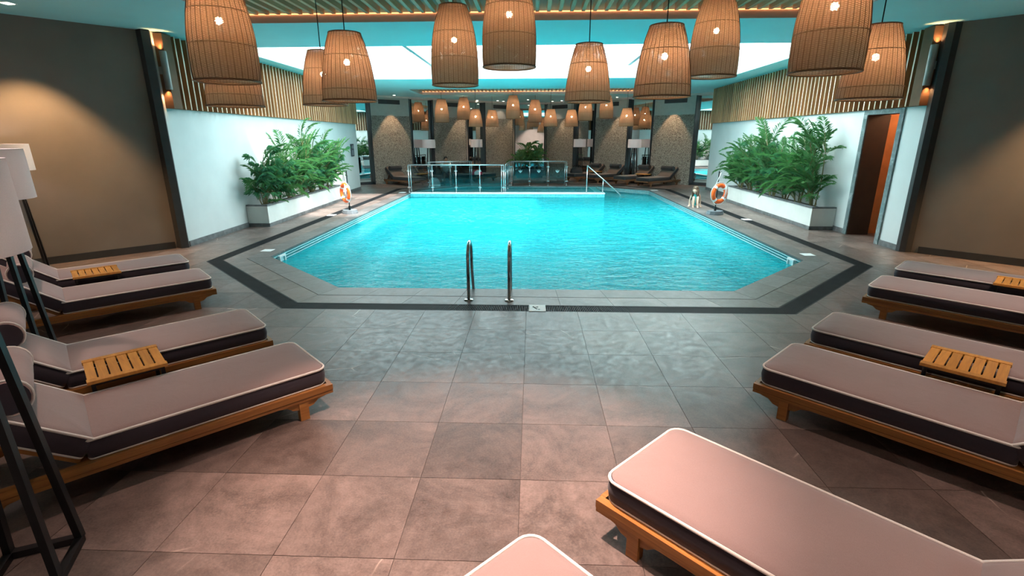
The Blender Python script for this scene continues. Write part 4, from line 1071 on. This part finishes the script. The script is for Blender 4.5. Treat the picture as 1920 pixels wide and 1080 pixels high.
for i, yy in enumerate(yr): palm(wally(WR0, WR1, yy)-.28, yy, (1.35, 1.05, .95, 1.25, .9, .95, .85)[i], 7, 7, lr_[i], gpR, 1, (.0, .25, .3, .15, .35, .3, .1)[i], seed=61+i, sc=.95, wallx=wally(WR0, WR1, yy))
# bush at the centre mirror
bx_, by_ = PY(993, 300, 26.6).x, 26.6
root = empty('bush_planter', (bx_, by_, 0), 0, 'low dark planter box holding the leafy bush at the far end', 'planter')
m = MB(); m.box(-.65, .65, -.2, .2, 0, .42); m.build('box', 'frame', root); m = MB(); m.box(-.6, .6, -.15, .15, .42, .425); m.build('soil', 'soil', root)
for i in range(5): palm(bx_-.5+.25*i, by_-.05, .55+.25*(i % 3), 3, 6, ['far bush plant, leftmost of five in front of the centre mirror', 'far bush plant, second from left before the centre mirror', 'middle far bush plant before the centre mirror', 'far bush plant, second from right before the centre mirror', 'far bush plant, rightmost of five in front of the centre mirror'][i], 'plants before the centre mirror', 0, .4, z=.42, seed=90+i, sc=.8, cat='plant')

# --- life rings on stands
def lifering(x, y, rz, lab1, lab2):
    root = empty('ring_stand', (x, y, 0), rz, lab1, 'stand', 'life ring stands')
    m = MB(); pts = [(.235*math.cos(2*PI*k/10+.31)*1.05, .20*math.sin(2*PI*k/10+.31)) for k in range(10)]
    m.prism(pts, 0, .055); m.prism([(a*.92, b_*.92) for a, b_ in pts], .055, .095); m.build('base', 'greyp', root)
    m = MB(); m.tube([(0, 0, .09), (0, 0, .20)], .03, 10); m.tube([(0, 0, .2), (0, 0, 1.12)], .014, 8); m.build('pole', 'black', root)
    m = MB(); m.tube([(0, -.01, 1.09), (0, -.07, 1.09), (0, -.07, 1.12)], .007, 6); m.build('hook', 'black', root)
    ring = empty('life_ring', (x, y, 0), rz, lab2, 'life ring', 'orange life rings')
    R_, r_, cz, cy = .21, .055, .555, -.085
    m = MB(); n = 40; k2 = 12
    for i in range(n):
        a = 2*PI*i/n
        for q in range(k2):
            b_ = 2*PI*q/k2; rr = R_+r_*math.cos(b_); m.v.append((rr*math.cos(a), cy+r_*.8*math.sin(b_), cz+rr*math.sin(a)))
    for i in range(n):
        for q in range(k2):
            m.f.append([i*k2+q, ((i+1) % n)*k2+q, ((i+1) % n)*k2+(q+1) % k2, i*k2+(q+1) % k2]); m.m.append(0)
    m.build('buoy', 'orange', ring, True)
    for kk in range(4):
        a0 = PI/4+kk*PI/2; m = MB(); m.tube([(R_*math.cos(a0+t), cy, cz+R_*math.sin(a0+t)) for t in (-.14, -.05, .05, .14)], [r_*1.04]*4, 12, cap=False)
        m.build('reflective_band', 'whitep', ring, True)
    m = MB()
    for kk in range(4):
        a0 = PI/4+kk*PI/2
        m.tube([((R_+r_+.012+.022*math.sin(PI*t/6))*math.cos(a0+PI/2*t/6), cy, cz+(R_+r_+.012+.022*math.sin(PI*t/6))*math.sin(a0+PI/2*t/6)) for t in range(7)], .007, 6)
    m.tube([(-.16, cy, cz+.22), (0, -.072, 1.10), (.10, cy, cz+.25)], .008, 6)
    m.tube([(.12, cy-.06, cz+.24), (.13, cy-.075, cz+.05), (.11, cy-.065, cz-.12)], .010, 6); m.tube([(.16, cy-.06, cz+.2), (.175, cy-.07, cz+.03), (.15, cy-.06, cz-.1)], .010, 6)
    m.build('grab_rope', 'rope', ring, True)
lifering(4.86, 13.66, .45, 'grey based stand holding the life ring on the right deck', 'orange and white life ring on the right deck beside the sitting girl')
lifering(-4.94, 13.58, -.75, 'pale based stand holding the life ring on the sunlit left deck', 'orange life ring on the bright sunlit left deck')

# --- glass balustrades
def balustrade(a, b, n, lab, marks=False, h=1.0, z0=.0, twin=True):
    a = Vector(a); b = Vector(b); d = b-a; L = d.length; root = empty('glass_balustrade', (a.x, a.y, z0), math.atan2(d.y, d.x), lab, 'balustrade', 'glass balustrades around the children pool')
    m = MB(); m.tube([(0, 0, h), (L, 0, h)], .024, 10); m.build('top_rail', 'steel', root, True)
    for k in range(n+1):
        x = L*k/n; m = MB(); m.tube([(x, 0, 0), (x, 0, h)], .019, 10); m.lathe([(.045, 0), (.045, .012), (.02, .016)], 14, 0, (x, 0, 0))
        if twin and k in (0, n): xx = x+(.08 if k == 0 else -.08); m.tube([(xx, 0, 0), (xx, 0, h)], .016, 8)
        p = m.build('post', 'steel', root, True)
        for z in (.18, .78):
            c = MB(); c.box(x-.055, x+.055, -.018, .018, z-.02, z+.02); c.build('clamp', 'steel', p)
    for k in range(n):
        m = MB(); m.box(L*k/n+.05, L*(k+1)/n-.05, -.005, .005, .09, h-.08); g = m.build('glass_pane', 'glass', root)
        if marks:
            c = MB(); x = L*(k+.5)/n
            for s in (-1, 0, 1):
                e = (x+s*.07, -.007, .62+.06*(1-abs(s)*.3)); c.add([(x, -.007, .52), (x+s*.05+.02, -.007, .59), e, (x+s*.05-.02, -.007, .59)], [(0, 1, 2, 3)])
            c.build('frosted_leaf_mark', 'frost', g)
balustrade((-4.62, 19.15), (-1.06, 19.15), 4, 'long glass balustrade on the dividing wall, left of centre')
balustrade((-1.0, 19.2), (-.96, 21.95), 2, 'glass balustrade running back from the dividing wall at the centre', twin=False)
balustrade((-.90, 22.05), (1.46, 22.05), 3, 'glass balustrade with frosted leaf marks behind the children pool', True)
balustrade((-4.3, 21.3), (-2.6, 22.1), 2, 'glass balustrade at the far left corner of the children pool', twin=True)
# stair handrail
root = empty('stair_handrail', (2.0, 19.2, 0), 0, 'sloping steel handrail leading down into the pool on the right', 'handrail')
p0 = Vector((2.03, 19.15, 0)); 
m = MB(); m.tube([(.02, -.05, .98), (.72, -.05, .40), (1.28, -.05, -.08), (1.22, -.05, -.2)], .021, 10); m.build('rail', 'steel', root, True)
m = MB(); m.tube([(.02, -.05, 0), (.02, -.05, .98)], .019, 8); m.build('post', 'steel', root, True); m = MB(); m.tube([(.62, -.05, 0), (.62, -.05, .47)], .019, 8); m.build('post', 'steel', root, True)
m = MB(); m.tube([(1.22, -.05, -.2), (1.22, -.05, -1.3)], .019, 8); m.build('post', 'steel', root, True)

# --- wall box, signs
root = empty('wall_phone', (wally(WL0, WL1, 19.5)+.0, 19.5, 0), 0, 'dark wall intercom near the far end of the left wall', 'intercom')
m = MB(); m.box(0, .05, -.13, .13, 1.30, 1.75); m.build('body', 'ink', root); m = MB(); m.box(.05, .056, -.09, .09, 1.58, 1.70); m.build('panel', 'greyp', root)
m = MB(); m.box(.05, .08, -.10, -.02, 1.34, 1.54); m.build('handset', 'greyp', root)

# --- people
def skin_body(name, J, edges, parent, mat, rootkey, sub=2):
    me = bpy.data.meshes.new(name); keys = list(J); idx = {k: i for i, k in enumerate(keys)}
    me.from_pydata([J[k][0] for k in keys], [(idx[a], idx[b_]) for a, b_ in edges], [])
    bm = bmesh.new(); bm.from_mesh(me); lay = bm.verts.layers.skin.verify(); bm.verts.ensure_lookup_table()
    for k in keys:
        r_ = J[k][1]; sv = bm.verts[idx[k]][lay]; sv.radius = r_ if isinstance(r_, tuple) else (r_, r_); sv.use_root = (k == rootkey)
    bm.to_mesh(me); bm.free(); me.materials.append(MT[mat])
    o = bpy.data.objects.new(name, me); COL.objects.link(o); o.parent = parent
    s = o.modifiers.new('skin', 'SKIN'); s.use_smooth_shade = True; s.branch_smoothing = .4
    q = o.modifiers.new('sub', 'SUBSURF'); q.levels = sub; q.render_levels = sub
    return o
def seated(name, loc, rz, label, sc, J0, mats, long_hair):
    root = empty(name, loc, rz, label, 'person'); root.scale = (sc, sc, sc)
    J = {k: (Vector(p), r_) for k, (p, r_) in J0.items() if k != 'face'}
    E_ = [('pelvis', 'spine'), ('spine', 'chest'), ('chest', 'neck'), ('neck', 'skull')]
    for s in 'lr': E_ += [('chest', 'sh'+s), ('sh'+s, 'el'+s), ('el'+s, 'wr'+s), ('wr'+s, 'pa'+s), ('pelvis', 'hip'+s), ('hip'+s, 'kn'+s), ('kn'+s, 'an'+s), ('an'+s, 'he'+s), ('he'+s, 'toe'+s)]
    for s in 'lr':       # five fingers on each hand
        w0 = J['wr'+s][0]; p0 = J['pa'+s][0]; d = (p0-w0).normalized(); side = Vector((0, 0, 1)).cross(d)
        if side.length < .2: side = Vector((1, 0, 0))
        side.normalize(); out = Vector((d.x, d.y, min(d.z, -.05) if abs(d.z) < .9 else 0)); 
        if out.length < .3: out = Vector((0, -1, 0))
        out.normalize()
        for fi, (o_, ln) in enumerate(((-1.5, .055), (-.5, .065), (.5, .062), (1.5, .05))):
            J[f'f{fi}a{s}'] = (p0+side*o_*.016+out*.02, .008); J[f'f{fi}b{s}'] = (p0+side*o_*.019+out*(.02+ln), .006)
            E_ += [('pa'+s, f'f{fi}a{s}'), (f'f{fi}a{s}', f'f{fi}b{s}')]
        tsd = -1 if s == 'l' else 1
        J['tha'+s] = (w0.lerp(p0, .5)+side*tsd*.035, .009); J['thb'+s] = (w0.lerp(p0, .9)+side*tsd*.055, .007); E_ += [('wr'+s, 'tha'+s), ('tha'+s, 'thb'+s)]
    body = skin_body('body', J, E_, root, mats['skin'], 'pelvis')
    hc = J['skull'][0]; fd = Vector(J0['face'][0]) if 'face' in J0 else Vector((0, -1, 0)); fd.normalize()
    hr = .088
    m = MB(); m.ball(hc+Vector((0, 0, .03)), hr, 16, 0, (.92, 1.02, 1.18)); m.ball(hc+fd*.09+Vector((0, 0, .015)), .014, 8, 0, (.8, 1, 1.2))
    sd = Vector((0, 0, 1)).cross(fd).normalized()
    for s in (-1, 1): m.ball(hc+sd*s*.083+Vector((0, 0, .02)), .02, 8, 0, (.5, .9, 1.2))
    m.build('head', mats['skin'], root, True)
    m = MB()
    for s in (-1, 1): m.ball(hc+fd*.080+sd*s*.032+Vector((0, 0, .035)), .010, 8)
    m.build('eyes', 'ink', root, True); m = MB(); m.ball(hc+fd*.083+Vector((0, 0, -.025)), .018, 8, 0, (1, .4, .35)); m.build('mouth', 'towel_red', root, True)
    m = MB(); m.ball(hc-fd*.026+Vector((0, 0, .055)), hr*1.12, 16, 0, (1.0, 1.04, 1.08))
    if long_hair:
        for k in range(9):
            a = PI*(k/8-.5); bd = (-fd*math.cos(a)+sd*math.sin(a)); m.tube([hc+bd*.07+Vector((0, 0, .06)), hc+bd*.10-Vector((0, 0, .03)), hc+bd*.105-Vector((0, 0, .14)), hc+bd*.09-Vector((0, 0, .22))], [.03, .034, .028, .008], 7)
    m.build('hair', mats['hair'], root, True)
    # clothing
    pv, spn, ch, nk = (J[k][0] for k in ('pelvis', 'spine', 'chest', 'neck'))
    m = MB(); n = 20
    rings = [(pv-(spn-pv)*.35, .7, .7), (pv, 1.12, 1.12), (pv.lerp(spn, .5), 1.08, 1.08), (spn, 1.06, 1.06), (spn.lerp(ch, .6), 1.08, 1.08), (ch, 1.1, 1.1), (ch.lerp(nk, .45), .78, .85)]
    R0 = mats['torso']
    for (c, a, b_) in rings:
        for q in range(n):
            t = 2*PI*q/n; m.v.append(tuple(c+Vector((R0[0]*a*math.cos(t), R0[1]*b_*math.sin(t), 0))))
    for i in range(len(rings)-1):
        for q in range(n): m.f.append([i*n+q, i*n+(q+1) % n, (i+1)*n+(q+1) % n, (i+1)*n+q]); m.m.append(0)
    m.build('top_garment', mats['top'], root, True)
    m = MB()
    if mats.get('sleeve'):
        for s in 'lr': m.tube([ch.lerp(J['sh'+s][0], .6), J['sh'+s][0], J['sh'+s][0].lerp(J['el'+s][0], .6)], [.07, .066, .06], 10)
        m.build('sleeves', mats['top'], root, True); m = MB()
        for s in 'lr': m.tube([J['hip'+s][0], J['hip'+s][0].lerp(J['kn'+s][0], .75)], [.10, .085], 12)
        m.build('shorts', mats['bottom'], root, True)
    else:
        for s in (-1, 1): m.tube([ch+Vector((s*.05, -.075, .03)), nk+Vector((s*.055, -.0, .02)), ch+Vector((s*.05, .08, .03))], .008, 6)
        m.build('straps', mats['top'], root, True)
    return root
girl = {'pelvis': ((0, .05, .10), (.095, .08)), 'spine': ((0, .10, .24), (.08, .062)), 'chest': ((0, .11, .38), (.085, .065)), 'neck': ((-.005, .06, .465), .034), 'skull': ((-.03, -.02, .525), .06), 'face': ((-.5, -.7, -.62), 0)}
for s, k in ((1, 'l'), (-1, 'r')):
    girl.update({'sh'+k: ((s*.115, .10, .405), .038), 'el'+k: ((s*.165, .19, .235), .026), 'wr'+k: ((s*.18, .17, .055), .020), 'pa'+k: ((s*.19, .12, .022), (.026, .013)),
                 'hip'+k: ((s*.065, .02, .10), .066), 'kn'+k: ((s*.065, -.16, .36), .045), 'an'+k: ((s*.07, -.24, .065), .028), 'he'+k: ((s*.07, -.245, .028), .027), 'toe'+k: ((s*.08, -.365, .018), (.034, .016))})
seated('person', (4.78, 15.12, .005), -.25, 'long haired child in a turquoise swimsuit sitting at the right pool edge', .87, girl,
       {'skin': 'skin', 'hair': 'hair', 'top': 'teal', 'torso': (.092, .074)}, True)
man = {'pelvis': ((0, .05, .44), (.14, .11)), 'spine': ((0, .10, .62), (.125, .095)), 'chest': ((0, .08, .80), (.15, .105)), 'neck': ((0, .04, .93), .05), 'skull': ((0, .0, 1.03), .075), 'face': ((.2, -1, -.1), 0)}
for s, k in ((1, 'l'), (-1, 'r')):
    man.update({'sh'+k: ((s*.18, .07, .85), .055), 'el'+k: ((s*.23, -.04, .63), .042), 'wr'+k: ((s*.15, -.24, .56), .03), 'pa'+k: ((s*.12, -.31, .55), (.038, .018)),
                'hip'+k: ((s*.09, .0, .43), .085), 'kn'+k: ((s*.13, -.42, .46), .06), 'an'+k: ((s*.13, -.44, .10), .04), 'he'+k: ((s*.13, -.43, .05), .036), 'toe'+k: ((s*.14, -.60, .025), (.045, .022))})
mp_ = PY(836, 300, 22.62)
seated('person', (mp_.x, 22.62, 0), .25, 'dark haired person in a pale shirt seated behind the glass balustrade', 1.0, man,
       {'skin': 'skin2', 'hair': 'hair2', 'top': 'shirt', 'bottom': 'shorts', 'torso': (.155, .115), 'sleeve': True}, False)
# towels and bag by the far loungers
def lump(name, loc, dims, mat, label, cat, seed, band=None, group=None):
    rnd = random.Random(seed); root = empty(name, loc, rnd.uniform(-.5, .8), label, cat, group); m = MB(); n, k = 20, 8
    for i in range(k+1):
        th = PI/2*i/k
        for q in range(n):
            a = 2*PI*q/n; w_ = 1+.10*math.sin(3*a+seed)+.07*math.sin(7*a+2*seed+i)
            m.v.append((dims[0]*math.cos(th)**.6*math.cos(a)*w_, dims[1]*math.cos(th)**.6*math.sin(a)*w_, dims[2]*math.sin(th)*(1+.08*math.sin(5*a+seed))))
    for i in range(k):
        for q in range(n): m.f.append([i*n+q, i*n+(q+1) % n, (i+1)*n+(q+1) % n, (i+1)*n+q]); m.m.append(1 if band and (q//3) % 2 else 0)
    m.build('folds' if cat != 'bag' else 'bag_body', [mat, band or mat], root, True); return root
p = G(811, 338, .0); lump('towel_pile', (-4.15, 21.78, .0), (.25, .18, .32), 'towel', 'crumpled white towel pile seen through the left glass', 'towel', 3, None, 'towels by the far loungers')
q_ = PY(903, 326, 23.4); lump('rolled_towel', (-2.45, 23.25, .372), (.24, .16, .2), 'towel', 'red and white striped towel on a lounger behind the glass', 'towel', 5, 'towel_red', 'towels by the far loungers')
bg_ = lump('beach_bag', (2.05, 24.40, .372), (.30, .18, .26), 'bag', 'black bag lying on the far lounger right of the balustrade', 'bag', 8)
m = MB(); m.tube([(-.15, 0, .2), (-.1, -.05, .33), (.1, -.05, .33), (.15, 0, .2)], .014, 6); m.build('handle', 'bag', bg_)

# --- ceiling downlights over the near lounge area
WARM = (1, .70, .58)
downlight(-7.02, 7.28, 420, 'square downlight near the top left corner washing the left dark wall', 78, (-7.45, 7.6, 0), (1, .60, .28), .5, .07)
downlight(-5.62, 7.1, 60, 'small downlight in the ceiling above the furthest left loungers', 70, None, WARM, .6, .03)
downlight(8.0, 7.05, 750, 'downlight washing the right dark wall', 84, (8.25, 7.5, 0), (1, .60, .28), .5, .07)
for x, y, p, deg, tg, lab in [(-.35, 2.75, 1150, 56, (-.35, 2.45, 0), 'downlight above the near centre floor'), (-2.6, 2.75, 140, 70, (-2.5, 2.4, 0), 'downlight above the nearest left lounger'),
        (2.4, 2.75, 170, 70, (2.2, 2.3, 0), 'downlight above the nearest right loungers'), (-5.3, 4.4, 200, 80, (-4.9, 4.4, 0), 'downlight above the third left lounger head'), (5.4, 4.4, 300, 80, (5.0, 4.4, 0), 'downlight above the third right lounger head'),
        (.9, .6, 170, 90, (.9, .6, 0), 'downlight above the camera to the right'), (-1.6, .4, 50, 90, (-1.6, .4, 0), 'downlight above the camera to the left'), (0, -2.6, 500, 100, (0, -3.6, 0), 'added downlight behind the camera brightening the back wall')]:  # last one is an added lamp, brightening the wall seen in the mirror
    downlight(x, y, p, lab, deg, tg, WARM, .7, .06, r=.05)
for i, (px, py) in enumerate([(838, 185.5), (895, 188), (944, 190), (990, 187), (1036, 190), (1145, 182), (750, 181.5)]):
    q = G(px, py, ZC)
    if q.y < 27: downlight(q.x, q.y, 25, ['ceiling downlight above the leftmost far pendant', 'ceiling downlight above the third far pendant', 'ceiling downlight left of the highest far pendant', 'ceiling downlight straight above the far bush',
               'ceiling downlight right of the centre mirror', 'ceiling downlight above the second far pendant from the right', 'ceiling downlight above the far left pebble panel vent'][i], 80, None, (1, .8, .6), .6, .05)
bpy.context.view_layer.update()
